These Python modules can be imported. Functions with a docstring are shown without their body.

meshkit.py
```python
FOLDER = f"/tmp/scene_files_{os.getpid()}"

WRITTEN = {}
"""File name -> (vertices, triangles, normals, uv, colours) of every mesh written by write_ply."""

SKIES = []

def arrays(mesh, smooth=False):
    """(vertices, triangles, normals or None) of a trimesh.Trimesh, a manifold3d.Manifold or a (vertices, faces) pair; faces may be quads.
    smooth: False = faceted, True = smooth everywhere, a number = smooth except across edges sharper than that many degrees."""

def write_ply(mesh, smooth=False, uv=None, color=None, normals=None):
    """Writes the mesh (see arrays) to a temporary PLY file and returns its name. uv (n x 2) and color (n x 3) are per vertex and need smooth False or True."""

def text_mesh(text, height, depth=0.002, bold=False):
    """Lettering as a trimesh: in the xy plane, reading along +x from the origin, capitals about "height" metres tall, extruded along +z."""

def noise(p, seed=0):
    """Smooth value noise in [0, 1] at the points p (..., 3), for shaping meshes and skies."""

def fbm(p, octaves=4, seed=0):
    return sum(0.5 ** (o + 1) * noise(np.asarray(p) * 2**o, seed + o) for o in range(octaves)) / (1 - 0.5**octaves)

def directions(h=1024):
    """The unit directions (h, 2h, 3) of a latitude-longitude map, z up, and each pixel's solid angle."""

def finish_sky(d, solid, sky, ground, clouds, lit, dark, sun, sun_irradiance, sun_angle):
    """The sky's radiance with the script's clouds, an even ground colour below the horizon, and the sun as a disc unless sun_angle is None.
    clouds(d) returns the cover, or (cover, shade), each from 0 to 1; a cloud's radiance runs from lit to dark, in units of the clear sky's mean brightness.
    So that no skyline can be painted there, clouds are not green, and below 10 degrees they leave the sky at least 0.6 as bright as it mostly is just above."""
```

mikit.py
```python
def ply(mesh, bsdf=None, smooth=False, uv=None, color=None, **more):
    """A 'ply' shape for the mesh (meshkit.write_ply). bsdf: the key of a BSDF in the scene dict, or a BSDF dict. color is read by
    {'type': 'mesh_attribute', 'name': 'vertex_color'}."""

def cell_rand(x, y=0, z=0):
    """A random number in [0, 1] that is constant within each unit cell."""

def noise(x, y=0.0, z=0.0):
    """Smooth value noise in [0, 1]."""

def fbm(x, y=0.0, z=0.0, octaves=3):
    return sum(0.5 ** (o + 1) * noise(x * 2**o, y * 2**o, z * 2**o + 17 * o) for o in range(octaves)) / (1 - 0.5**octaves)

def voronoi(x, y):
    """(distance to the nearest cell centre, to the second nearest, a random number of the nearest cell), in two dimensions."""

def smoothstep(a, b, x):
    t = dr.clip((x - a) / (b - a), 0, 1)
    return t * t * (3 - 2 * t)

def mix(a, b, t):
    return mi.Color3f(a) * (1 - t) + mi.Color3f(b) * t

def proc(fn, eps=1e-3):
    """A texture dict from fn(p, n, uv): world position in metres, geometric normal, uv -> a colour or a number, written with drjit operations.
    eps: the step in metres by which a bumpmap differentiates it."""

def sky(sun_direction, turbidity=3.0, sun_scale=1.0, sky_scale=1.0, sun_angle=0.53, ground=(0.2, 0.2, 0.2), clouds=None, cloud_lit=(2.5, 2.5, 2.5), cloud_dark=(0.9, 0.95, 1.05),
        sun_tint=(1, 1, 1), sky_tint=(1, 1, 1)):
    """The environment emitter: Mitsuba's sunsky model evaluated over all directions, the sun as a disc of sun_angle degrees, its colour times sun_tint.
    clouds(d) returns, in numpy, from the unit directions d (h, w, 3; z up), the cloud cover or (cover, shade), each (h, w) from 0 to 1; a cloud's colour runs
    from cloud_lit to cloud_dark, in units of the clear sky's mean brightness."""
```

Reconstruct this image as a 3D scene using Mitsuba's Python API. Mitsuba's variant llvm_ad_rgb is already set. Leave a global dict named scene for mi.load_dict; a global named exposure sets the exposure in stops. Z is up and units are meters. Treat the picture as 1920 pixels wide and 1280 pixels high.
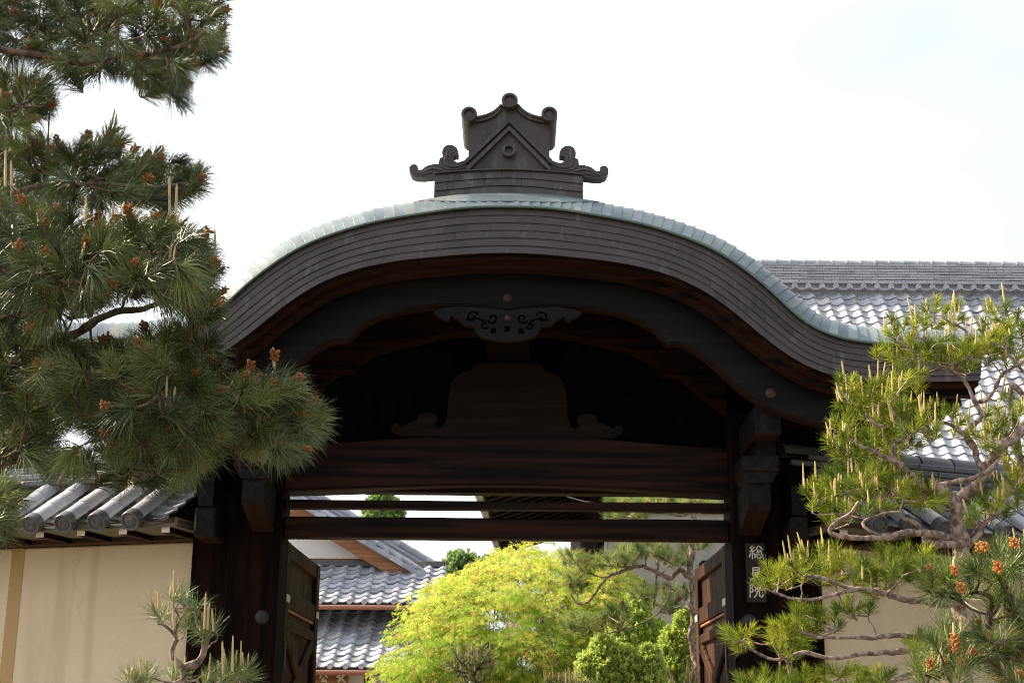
import math, numpy as np, trimesh, mitsuba as mi, drjit as dr, mikit
from mikit import fbm, noise, cell_rand, smoothstep, mix, voronoi
from meshkit import fbm as nfbm, noise as nnoise
from scipy.interpolate import CubicSpline
from scipy.spatial import ConvexHull
from shapely.geometry import Polygon, LineString, Point
from shapely.ops import unary_union

T = mi.ScalarTransform4f
scene, labels = {}, {}

# ------------------------------------------------------------------ camera, light, exposure
FOC = 2700.0                                  # focal length in pixels of a 1920 pixel wide picture
CAM = np.array([0.06, -9.68, 1.60])
PITCH, ROLL = math.atan(760 / FOC), math.radians(0.5)
YAW = -math.atan(9.6 * math.cos(PITCH) / FOC)
_h = np.array([math.sin(YAW), math.cos(YAW), 0.0])
_r = np.array([math.cos(YAW), -math.sin(YAW), 0.0])
FWD = _h * math.cos(PITCH) + np.array([0, 0, math.sin(PITCH)])
_u = np.cross(_r, FWD)
RIGHT = _r * math.cos(ROLL) + _u * math.sin(ROLL)
UP = _u * math.cos(ROLL) - _r * math.sin(ROLL)
exposure = 3.05
scene['camera'] = {'type': 'perspective', 'fov': math.degrees(2 * math.atan(960 / FOC)), 'fov_axis': 'x', 'near_clip': 0.1, 'far_clip': 2000.0,
                   'to_world': T().look_at(origin=CAM.tolist(), target=(CAM + FWD).tolist(), up=UP.tolist())}


def cloud_cover(d):
    f = nfbm(d * np.array([3.0, 3.0, 6.0]) + 3.3, 4, seed=5)
    toward = (1 + d @ (np.array(SUN) / np.linalg.norm(SUN))) / 2          # thin cloud is brightest towards the sun
    return np.clip(0.87 + 0.9 * (f - 0.5), 0.66, 1.0), 1 - toward ** 2


SUN = (-0.70, 0.21, 0.60)
scene['sky'] = mikit.sky(SUN, turbidity=3, clouds=cloud_cover, cloud_lit=(3.7, 3.72, 3.75), cloud_dark=(0.45, 0.48, 0.53), ground=(0.13, 0.125, 0.11))


# ------------------------------------------------------------------ helpers
def ray(px, py):
    return FWD + RIGHT * (px - 960) / FOC - UP * (py - 640) / FOC


def at(px, py, Y):
    """The point of the plane y = Y that the photograph shows at pixel (px, py)."""
    d = ray(px, py)
    return CAM + d * (Y - CAM[1]) / d[1]


def project(p):
    q = np.asarray(p, float) - CAM
    z = q @ FWD
    return 960 + FOC * (q @ RIGHT) / z, 640 - FOC * (q @ UP) / z, z


_count = {}


def numbered(key):
    n = _count.get(key, 0)
    _count[key] = n + 1
    return key if n == 0 else f'{key}_{n:03d}'


def thing(name, label, cat, group=None, kind=None):
    k = numbered(name)
    labels[k] = {'label': label, 'category': cat}
    if group: labels[k]['group'] = group
    if kind: labels[k]['kind'] = kind
    return k


def part(parent, name, mesh, bsdf, smooth=False, label=None, kind=None, **kw):
    k = numbered(parent + '__' + name)
    if isinstance(mesh, list): mesh = cat(mesh)
    scene[k] = mikit.ply(mesh, bsdf, smooth=smooth, **kw)
    if label or kind:
        labels[k] = {}
        if label: labels[k]['label'] = label
        if kind: labels[k]['kind'] = kind
    return k


def piece(parent, name, ply, matrix):
    k = numbered(parent + '__' + name)
    scene[k] = {**ply, 'to_world': T(matrix)}
    return k


def cat(ms):
    vs, fs, n = [], [], 0
    for m in ms:
        v, f = (m.vertices, m.faces) if hasattr(m, 'vertices') else m
        f = np.asarray(f)
        if f.shape[1] == 4: f = np.vstack([f[:, [0, 1, 2]], f[:, [0, 2, 3]]])
        vs.append(np.asarray(v, float)); fs.append(f + n); n += len(v)
    return np.vstack(vs), np.vstack(fs)


def _box_template():
    s = np.array([[x, y, z] for x in (-1, 1) for y in (-1, 1) for z in (-1, 1)], float)
    v = np.array([c - 0.1 * (np.eye(3)[[j for j in range(3) if j != a]].sum(0)) * c for c in s for a in range(3)])
    h = ConvexHull(v)
    f = h.simplices.copy()
    for i, t in enumerate(f):
        if np.cross(v[t[1]] - v[t[0]], v[t[2]] - v[t[0]]) @ h.equations[i][:3] < 0: f[i] = t[::-1]
    cut = np.array([[a != j for j in range(3)] for c in s for a in range(3)], float)
    return np.repeat(s, 3, 0), cut, f


BS, BC, BF = _box_template()


def box(c, half, axes=None, ch=0.006):
    """A box with chamfered edges."""
    half = np.asarray(half, float)
    ch = min(ch, 0.45 * half.min())
    v = BS * half - BS * BC * ch
    return (v @ np.asarray(axes, float) if axes is not None else v) + np.asarray(c, float), BF


def bx(x0, x1, y0, y1, z0, z1, ch=0.006):
    return box(((x0 + x1) / 2, (y0 + y1) / 2, (z0 + z1) / 2), (abs(x1 - x0) / 2, abs(y1 - y0) / 2, abs(z1 - z0) / 2), None, ch)


def pbox(px0, py0, px1, py1, Y0, Y1, ch=0.008):
    """A box whose front face at y = Y0 covers this rectangle of pixels, back to Y1."""
    a, b = at((px0 + px1) / 2, py0, Y0), at((px0 + px1) / 2, py1, Y0)
    ym = (py0 + py1) / 2
    return bx(at(px0, ym, Y0)[0], at(px1, ym, Y0)[0], Y0, Y1, b[2], a[2], ch)


def mirror(m):
    v, f = (m.vertices, m.faces) if hasattr(m, 'vertices') else m
    return np.asarray(v) * [-1, 1, 1], np.asarray(f)[:, ::-1]


def prism(poly, Y0, Y1):
    """A polygon (or several) in x, z pushed from y = Y0 (front) to Y1."""
    ms = [trimesh.creation.extrude_polygon(g, Y1 - Y0, engine='earcut') for g in getattr(poly, 'geoms', [poly]) if g.area > 1e-7]
    v, f = cat(ms)
    return np.stack([v[:, 0], Y1 - v[:, 2], v[:, 1]], 1), f


def carve(poly, Y0, Y1, ch=0.008):
    """prism() with an eased front edge."""
    g = poly.buffer(-ch)
    return cat([prism(poly, Y0 + ch, Y1), prism(g, Y0, Y0 + ch + 0.001)])


def tube(path, radii, n=8, cap=True):
    P = np.asarray(path, float)
    R = np.broadcast_to(np.asarray(radii, float), (len(P),))
    d = np.gradient(P, axis=0); d /= np.linalg.norm(d, axis=1, keepdims=True) + 1e-12
    ref = np.array([0.0, 0, 1]) if abs(d[0][2]) < 0.9 else np.array([1.0, 0, 0])
    vs, a = [], np.arange(n) * 2 * np.pi / n
    x = np.cross(ref, d[0])
    for p, t, r in zip(P, d, R):
        x = x - t * (x @ t); x /= np.linalg.norm(x) + 1e-12
        y = np.cross(t, x)
        vs.append(p + r * (np.cos(a)[:, None] * x + np.sin(a)[:, None] * y))
    k = np.arange(len(P) - 1)[:, None] * n; i = np.arange(n)[None]; j = (np.arange(n)[None] + 1) % n
    f = np.stack([(k + i), (k + j), (k + n + j), (k + n + i)], -1).reshape(-1, 4)
    v = np.vstack(vs)
    f = np.vstack([f[:, [0, 1, 2]], f[:, [0, 2, 3]]])
    if cap:
        m = len(v); v = np.vstack([v, P[0], P[-1]]); q = (len(P) - 1) * n
        f = np.vstack([f, np.stack([np.arange(n) * 0 + m, (np.arange(n) + 1) % n, np.arange(n)], 1), np.stack([np.arange(n) * 0 + m + 1, q + np.arange(n), q + (np.arange(n) + 1) % n], 1)])
    return v, f


def smooth_path(pts, n):
    P = np.asarray(pts, float)
    t = np.r_[0, np.cumsum(np.linalg.norm(np.diff(P, axis=0), axis=1))]
    if len(P) == 2: return np.linspace(P[0], P[1], n)
    return CubicSpline(t, P)(np.linspace(0, t[-1], n))


def grid(V):
    """Quads over a grid of points V (m, n, 3)."""
    m, n = V.shape[:2]
    i, j = np.meshgrid(np.arange(m - 1), np.arange(n - 1), indexing='ij')
    a = (i * n + j).ravel()
    return V.reshape(-1, 3), np.stack([a, a + n, a + n + 1, a + 1], 1)


def shell(V, off):
    """A closed thin sheet: grid V and the same grid moved by off."""
    m, n = V.shape[:2]
    v1, f1 = grid(V); v2, f2 = grid(V + off)
    N = m * n
    idx = np.arange(N).reshape(m, n)
    loop = np.r_[idx[0, :], idx[1:, -1], idx[-1, -2::-1], idx[-2:0:-1, 0]]
    nx = np.roll(loop, -1)
    side = np.stack([loop, nx, nx + N, loop + N], 1)
    f = np.vstack([f1[:, ::-1], f2 + N, side])
    f = np.vstack([f[:, [0, 1, 2]], f[:, [0, 2, 3]]])
    m_ = trimesh.Trimesh(np.vstack([v1, v2]), f, process=False)
    if m_.volume < 0: f = f[:, ::-1]
    return np.vstack([v1, v2]), f


def frame(o, x, y, z):
    M = np.eye(4); M[:3, 0], M[:3, 1], M[:3, 2], M[:3, 3] = x, y, z, o
    return M


# ------------------------------------------------------------------ materials
def bsdf(name, d):
    scene[name] = d


def rgb(*c):
    return {'type': 'rgb', 'value': list(c)}


def principled(color, rough=0.6, spec=0.5, metal=0.0, **kw):
    return {'type': 'twosided', 'bsdf': {'type': 'principled', 'base_color': color if isinstance(color, dict) else rgb(*color), 'roughness': rough, 'specular': spec, 'metallic': metal, **kw}}


def wood(ax, dark, light, red, amount=0.9):
    def fn(p, n, uv):
        a = [p.x * 26, p.y * 26, p.z * 26]
        a[ax] = a[ax] * 0.05
        g = fbm(*a, octaves=3)
        b = fbm(p.x * 2.1 + 5, p.y * 2.1, p.z * 2.1, octaves=2)
        c = mix(dark, light, smoothstep(0.25, 0.8, g) * (0.45 + 0.9 * b))
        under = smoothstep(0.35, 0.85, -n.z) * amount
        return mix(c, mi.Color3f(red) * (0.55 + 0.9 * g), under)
    return mikit.proc(fn)


WD, WL, WR = (0.0016, 0.0011, 0.0010), (0.0125, 0.0050, 0.0034), (0.030, 0.0125, 0.0065)
for nm, ax in (('wood_across', 0), ('wood_along', 1), ('wood_upright', 2)):
    bsdf(nm, principled(wood(ax, WD, WL, WR), 0.8 if ax == 2 else 0.6, 0.06 if ax == 2 else 0.10))
bsdf('wood_across', principled(wood(0, WD, (0.032, 0.0115, 0.0065), WR), 0.55, 0.10))
bsdf('wood_grey', principled(wood(0, (0.0040, 0.0036, 0.0037), (0.0100, 0.0088, 0.0090), WR), 0.6, 0.15))
bsdf('wood_block', principled(wood(1, (0.006, 0.0053, 0.0053), (0.015, 0.013, 0.013), (0.028, 0.012, 0.0065)), 0.7, 0.12))
bsdf('wood_door', principled(wood(2, (0.016, 0.009, 0.006), (0.070, 0.034, 0.018), (0.10, 0.045, 0.02)), 0.65, 0.06))
bsdf('wood_red', principled(wood(0, (0.020, 0.010, 0.008), (0.055, 0.026, 0.017), (0.07, 0.032, 0.016)), 0.6, 0.2))
bsdf('wood_brown', principled(wood(0, (0.20, 0.085, 0.035), (0.36, 0.17, 0.075), (0.22, 0.1, 0.05)), 0.6, 0.3))
bsdf('wood_frog', principled(wood(0, (0.0075, 0.0048, 0.004), (0.017, 0.010, 0.0075), (0.03, 0.014, 0.008)), 0.6, 0.10))
bsdf('gable_black', principled(wood(2, (0.0014, 0.0010, 0.0009), (0.004, 0.0024, 0.0018), (0.004, 0.002, 0.001)), 0.7, 0.06))
bsdf('boss_wood', principled((0.05, 0.032, 0.028), 0.5, 0.2))
bsdf('board_dark', principled((0.022, 0.013, 0.012), 0.6, 0.2))
bsdf('white_end', principled((0.68, 0.64, 0.54), 0.8))
bsdf('iron', principled((0.03, 0.03, 0.033), 0.6, 0.3, 0.2))
bsdf('paint_white', principled((0.78, 0.77, 0.74), 0.6))
bsdf('paint_dull', principled((0.50, 0.47, 0.42), 0.7))
bsdf('tag', principled((0.42, 0.40, 0.33), 0.6))


def copper(tint, k):
    def fn(p, n, uv):
        b = fbm(p.x * 4 + k * 7, p.y * 4, p.z * 4, octaves=3)
        s = fbm(p.x * 30, p.y * 30, p.z * 9, octaves=2)
        r = smoothstep(0.55, 0.8, fbm(p.x * 7 + 3, p.y, p.z * 1.2 + k, octaves=2))     # runs of rain down the sheets
        c = mi.Color3f(tint) * (0.72 + 0.45 * b + 0.18 * s)
        c = mix(c, mi.Color3f(tint) * 0.45, r * 0.7)
        return mix(c, (0.12, 0.13, 0.15), smoothstep(0.60, 0.86, s) * 0.4)
    return mikit.proc(fn)


for k, tint in enumerate(((0.054, 0.044, 0.043), (0.056, 0.0455, 0.045), (0.0525, 0.043, 0.0425))):
    bsdf(f'copper_brown_{k}', principled(copper(tint, k), 0.45, 0.45, 0.2))


def patina(k):
    def fn(p, n, uv):
        b = fbm(p.x * 3 + 9 * k, p.y * 3, p.z * 3, octaves=3)
        s = fbm(p.x * 22, p.y * 22, p.z * 22, octaves=3)
        c = mix((0.080, 0.118, 0.140), (0.195, 0.240, 0.245), smoothstep(0.25, 0.75, b))
        c = mix(c, (0.21, 0.20, 0.165), smoothstep(0.55, 0.75, fbm(p.x * 5 + k, p.y * 6, p.z * 5 + 4, octaves=2)) * 0.55)
        return c * (0.8 + 0.4 * s)
    return mikit.proc(fn)


for k in range(2): bsdf(f'copper_green_{k}', principled(patina(k), 0.38, 0.6, 0.15))
bsdf('copper_edge', principled((0.09, 0.15, 0.145), 0.5))


def tile(tone, k):
    def fn(p, n, uv):
        b = fbm(p.x * 6 + k * 3, p.y * 6, p.z * 6, octaves=3)
        s = noise(p.x * 60, p.y * 60, p.z * 60)
        c = mi.Color3f(tone) * (0.70 + 0.5 * b + 0.12 * s)
        return mix(c, (0.28, 0.26, 0.19), smoothstep(0.62, 0.8, b) * 0.45)
    return mikit.proc(fn)


for k, tone in enumerate(((0.31, 0.325, 0.365), (0.37, 0.385, 0.425), (0.26, 0.275, 0.315), (0.40, 0.40, 0.41), (0.20, 0.21, 0.235))):
    bsdf(f'tile_{k}', principled(tile(tone, k), 0.36, 0.6))
bsdf('tile_dark', principled(tile((0.085, 0.088, 0.095), 5), 0.42, 0.4))  # dark tile tone; on the right wall ridge it paints in eave shade
bsdf('mortar', principled((0.13, 0.115, 0.085), 0.9))


def plaster(base, spots):
    def fn(p, n, uv):
        b = fbm(p.x * 1.3, p.y * 1.3, p.z * 1.6, octaves=4)
        s = fbm(p.x * 55, p.y * 55, p.z * 55, octaves=2)
        d1, d2, w = voronoi((p.x - 0.35 * p.y) * 21 + 2 * b, p.z * 21 + 2 * s)
        c = mi.Color3f(base) * (0.86 + 0.2 * b + 0.08 * s)
        hole = smoothstep(0.09, 0.04, d1) * dr.select(w > 0.62, 1.0, 0.0) * spots
        c = mix(c, mi.Color3f(base) * 0.55, hole * 0.45)
        wob = (fbm(p.z * 7, 3.0, 0.0, octaves=3) - 0.5) * 0.16
        crack = smoothstep(0.006, 0.002, dr.abs(p.x + 2.93 + wob + (p.z - 2.6) * 0.12)) * smoothstep(2.25, 2.5, p.z) * spots
        c = mix(c, mi.Color3f(base) * 0.6, crack * 0.3)
        run = smoothstep(0.5, 0.85, fbm(p.x * 9 - p.y * 3, 2.0, p.z * 0.5, octaves=3))
        return mix(c, mi.Color3f(base) * mi.Color3f(0.72, 0.68, 0.60), run * 0.45)
    return mikit.proc(fn)


bsdf('plaster_ochre', principled(plaster((0.60, 0.50, 0.35), 1.0), 0.9, 0.2))
bsdf('plaster_patch', principled(plaster((0.40, 0.27, 0.13), 0.0), 0.9, 0.2))
bsdf('plaster_white', principled(plaster((0.82, 0.81, 0.79), 0.0), 0.9, 0.2))
bsdf('plaster_grey', principled(plaster((0.40, 0.38, 0.345), 0.0), 0.9, 0.2))
bsdf('gutter', principled((0.30, 0.12, 0.075), 0.45))
bsdf('pipe', principled((0.38, 0.39, 0.40), 0.4))


def ground_fn(p, n, uv):
    b = fbm(p.x * 0.7, p.y * 0.7, 0.0, octaves=4)
    s = noise(p.x * 45, p.y * 45, 0.0)
    return mix((0.09, 0.08, 0.055), (0.17, 0.15, 0.12), b) * (0.75 + 0.5 * s)


bsdf('gravel', principled(mikit.proc(ground_fn), 0.95, 0.2))


def bark(dark, light, moss):
    def fn(p, n, uv):
        f = fbm(p.x * 60, p.y * 60, p.z * 34, octaves=3)
        b = fbm(p.x * 14, p.y * 14, p.z * 14, octaves=2)
        c = mix(dark, light, smoothstep(0.3, 0.72, f))
        return mix(c, (0.11, 0.11, 0.05), smoothstep(0.5, 0.75, b) * moss)
    return mikit.proc(fn)


bsdf('bark_dark', principled(bark((0.03, 0.022, 0.017), (0.15, 0.105, 0.075), 0.6), 0.85, 0.2))
bsdf('bark_pale', principled(bark((0.12, 0.088, 0.075), (0.38, 0.29, 0.25), 0.10), 0.85, 0.2))
bsdf('needle', principled({'type': 'mesh_attribute', 'name': 'vertex_color'}, 0.42, 0.5))
bsdf('needle_soft', {'type': 'principledthin', 'base_color': {'type': 'mesh_attribute', 'name': 'vertex_color'}, 'roughness': 0.45, 'diff_trans': 0.7, 'spec_trans': 0.0})
bsdf('leaf', {'type': 'principledthin', 'base_color': {'type': 'mesh_attribute', 'name': 'vertex_color'}, 'roughness': 0.5, 'diff_trans': 1.0, 'spec_trans': 0.0})
bsdf('cone_orange', principled((0.27, 0.105, 0.040), 0.8, 0.15))
bsdf('cone_bright', principled((0.46, 0.20, 0.065), 0.75, 0.2))
bsdf('candle', principled((0.50, 0.40, 0.22), 0.7, 0.3))
bsdf('candle_yellow', principled((0.56, 0.44, 0.20), 0.7, 0.3))

# ------------------------------------------------------------------ ground
g = np.array([[-120, -60, 0], [120, -60, 0], [120, 240, 0], [-120, 240, 0]], float)
scene['ground'] = mikit.ply((g, np.array([[0, 1, 2, 3]])), 'gravel')
labels['ground'] = {'label': 'earth and gravel ground of the temple precinct', 'category': 'ground', 'kind': 'structure'}

# ------------------------------------------------------------------ the gate
G = thing('temple_gate', 'dark timber temple gate with curved copper gable roof and open doors', 'gate')
YF = -1.25


def half_curve(px, Y, n=60):
    P = np.array([at(x, y, Y)[[0, 2]] for x, y in px])
    P[0, 0] = 0.0
    t = np.r_[0, np.cumsum(np.linalg.norm(np.diff(P, axis=0), axis=1))]
    cs = CubicSpline(t / t[-1], P, bc_type=((1, np.array([t[-1], 0.0])), 'not-a-knot'))
    return cs, t[-1]


FT, LT = half_curve([(945, 389), (1038, 393), (1119, 405), (1193, 419), (1272, 442), (1335, 468), (1397, 507), (1447, 548), (1494, 592), (1540, 621), (1590, 637), (1640, 644), (1697, 648), (1770, 649), (1843, 646)], YF)
FB, LB = half_curve([(945, 474), (1020, 477), (1085, 483), (1145, 490), (1204, 501), (1272, 522), (1335, 555), (1397, 602), (1455, 649), (1507, 682), (1550, 700), (1610, 711), (1700, 715), (1770, 715), (1838, 713)], YF)


def CT(s):
    s = np.asarray(s, float); p = FT(np.abs(s)); p[..., 0] *= np.where(s < 0, -1, 1); return p


def CB(s):
    s = np.asarray(s, float); p = FB(np.abs(s)); p[..., 0] *= np.where(s < 0, -1, 1); return p


def normal(s, e=1e-3):
    s = np.clip(np.asarray(s, float), -1, 1)
    d = CT(np.clip(s + e, -1, 1)) - CT(np.clip(s - e, -1, 1))
    n = np.stack([-d[..., 1], d[..., 0]], -1)
    return n / np.linalg.norm(n, axis=-1, keepdims=True)


S = np.linspace(-1, 1, 161)
top, bot = CT(S), CB(S)
rng = np.random.default_rng(11)
part(G, 'roof_deck', prism(Polygon(np.vstack([top - normal(S) * 0.004, bot[::-1]])), YF + 0.02, 1.75), 'wood_along')
# the edge of the roof: six rows of lapped copper sheets
for r in range(6):
    v0, v1 = r / 6, (r + 1) / 6
    edges = np.arange(-1, 1.0, 0.047) + rng.uniform(0, 0.04)
    edges = np.r_[-1, edges[(edges > -0.98) & (edges < 0.98)], 1]
    for a, b in zip(edges[:-1], edges[1:]):
        s = np.linspace(a + 0.0001, b - 0.0001, 4)
        V = np.zeros((4, 3, 3))
        lift = rng.uniform(0, 0.0015)
        for j, (v, out) in enumerate(((v0, 0.0), ((v0 + v1) / 2, 0.004), (v1 + 0.003, 0.0065))):
            P = CT(s) * (1 - v) + CB(s) * v
            V[:, j, 0], V[:, j, 2] = P[:, 0], P[:, 1]
            V[:, j, 1] = YF - out - lift - rng.uniform(0, 0.0012) + 0.004
        part(G, 'fascia_sheet', shell(V, np.array([0, 0.010, 0])), f'copper_brown_{rng.integers(3)}', smooth=35)
# the roof covering: copper sheets that rise and roll back from the edge
H_, D_ = 0.145, 0.20


def roof_pt(s, t, lift=0.0):
    s = np.asarray(s, float)
    tt = min(t, 1.0)
    h = H_ * (2 * tt - tt * tt) + lift
    y = YF - 0.012 + D_ * tt + max(t - 1, 0) * 2.6
    P = CT(s) + normal(s) * h
    return np.stack([P[..., 0], np.full(s.shape, y), P[..., 1]], -1)


ts = [0, 0.08, 0.2, 0.35, 0.5, 0.65, 0.8, 1.0, 2.0]
nsh = 49
edges = np.linspace(0, 1, nsh + 1)
for side in (-1, 1):
    for k in range(nsh):
        a, b = edges[k], edges[k + 1]
        V = np.zeros((3, len(ts), 3))
        for i, (s, lf) in enumerate(((a - 0.002 if k else a, 0.0), ((a + b) / 2, 0.004), (b + 0.0015, 0.011))):
            for j, t in enumerate(ts):
                V[i, j] = roof_pt(np.array(side * max(s, 0)), t, lf + 0.004)
        part(G, 'roof_sheet', shell(V, np.array([0, 0, -0.006])), f'copper_green_{rng.integers(2)}', smooth=40)
for w, t0, dz in ((0.19, 0.13, 0.0165),):      # the saddle plates at the crown
    V = np.zeros((25, 6, 3))
    for i, q in enumerate(np.linspace(-1, 1, 25)):
        lo = t0 + 0.8 * abs(q) ** 4
        for j, t in enumerate(np.linspace(lo, 1.0, 6)): V[i, j] = roof_pt(np.array(q * w), t, dz)
    part(G, 'saddle_sheet', shell(V, np.array([0, 0, -0.006])), 'copper_green_0', smooth=40)
part(G, 'drip_edge', [tube(np.stack([top[:, 0], np.full(161, YF - 0.020), top[:, 1]], 1), 0.009, 6)], 'copper_edge', smooth=50)


# boards under the edge
def strip(off0, off1, Y0, Y1, m):
    nb = np.stack([-np.gradient(bot[:, 1]), np.gradient(bot[:, 0])], 1); nb /= np.linalg.norm(nb, axis=1, keepdims=True)
    part(G, 'eave_board', prism(Polygon(np.vstack([bot - nb * off0, (bot - nb * off1)[::-1]])).buffer(0), Y0, Y1), m, smooth=30)


strip(-0.01, 0.022, YF + 0.035, YF + 0.12, 'wood_across')
strip(-0.01, 0.060, YF + 0.12, YF + 0.215, 'wood_across')
strip(-0.01, 0.030, YF + 0.215, -0.94, 'wood_along')


def dense(px, Y, n=24):
    return smooth_path([at(x, y, Y)[[0, 2]] for x, y in px], n)


def both(P):
    P = np.asarray(P).copy()
    P[0, 0] = max(P[0, 0], 0) if abs(P[0, 0]) > 0.05 else 0.0
    return np.vstack([(P * [-1, 1])[::-1], P[1:]])


YB = -0.95
low = np.vstack([dense([(945, 585), (972, 578), (1001, 574.5), (1047, 573), (1110, 577), (1163, 588), (1210, 607), (1235, 626), (1251, 647)], YB, 40),
                 dense([(1252, 645), (1272, 643.5), (1297, 653), (1335, 681), (1376, 719), (1413, 747), (1470, 775), (1545, 797), (1620, 806), (1700, 800), (1760, 782), (1805, 759)], YB, 50)])
low = both(low)
xe = low[-1, 0]
under = bot[np.abs(bot[:, 0]) < xe]
barge = Polygon(np.vstack([under - [0, 0.001], low[::-1]])).buffer(0)
part(G, 'bargeboard', carve(barge, YB, YB + 0.10, 0.010), 'wood_grey', smooth=30)
low2 = np.vstack([dense([(945, 618), (1019, 622), (1085, 630), (1147, 645), (1197, 660), (1226, 676), (1243, 700)], -0.1, 30),
                  dense([(1244, 699), (1272, 701), (1307, 729), (1337, 753), (1364, 773)], -0.1, 24)])
low2 = both(low2)
arch = Polygon(np.vstack([low2 + [0, 0.30], low2[::-1]])).buffer(0)
part(G, 'arch_beam', carve(arch, -0.10, 0.06, 0.008), 'wood_across', smooth=30)
zt = at(945, 860, 0.2)[2]
xs = np.linspace(-1, 1, 101)
tym = bot[np.abs(bot[:, 0]) < 2.5]
part(G, 'gable_board', prism(Polygon(np.vstack([tym - [0, 0.002], [[tym[-1, 0], zt - 0.12], [tym[0, 0], zt - 0.12]]])).buffer(0), 0.20, 0.25), 'gable_black')

# posts, lintel, bars
xp0, xp1 = 1.492, 1.842
zc = at(1420, 770, -0.17)[2]
for sx in (-1, 1):
    m = bx(xp0, xp1, -0.17, 0.17, 0, zc, 0.02)
    part(G, 'post', m if sx > 0 else mirror(m), 'wood_upright')
    m = bx(xp1 + 0.002, 2.085, -0.10, 0.08, 0, at(1420, 880, -0.1)[2], 0.01)
    part(G, 'side_post', m if sx > 0 else mirror(m), 'wood_upright')
    x, y, z = at(1404, 1164, -0.17)
    th = np.linspace(0, np.pi / 2, 7)
    prof = [(0.047 * math.sin(a) + 0.0005, 0.034 * math.cos(a)) for a in th][::-1]
    kn = trimesh.creation.revolve(np.array([(0.0, 0)] + [(r, h) for r, h in prof] + [(0.0, 0.036)]), sections=24)
    nip = trimesh.creation.icosphere(1, 0.008); nip.apply_translation([0, 0, 0.036])
    v, f = cat([kn, nip]); v = np.stack([v[:, 0] + x, -0.171 - v[:, 2], v[:, 1] + z], 1)
    part(G, 'nail_cover', (v, f) if sx > 0 else mirror((v, f)), 'iron', smooth=40)

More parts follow.
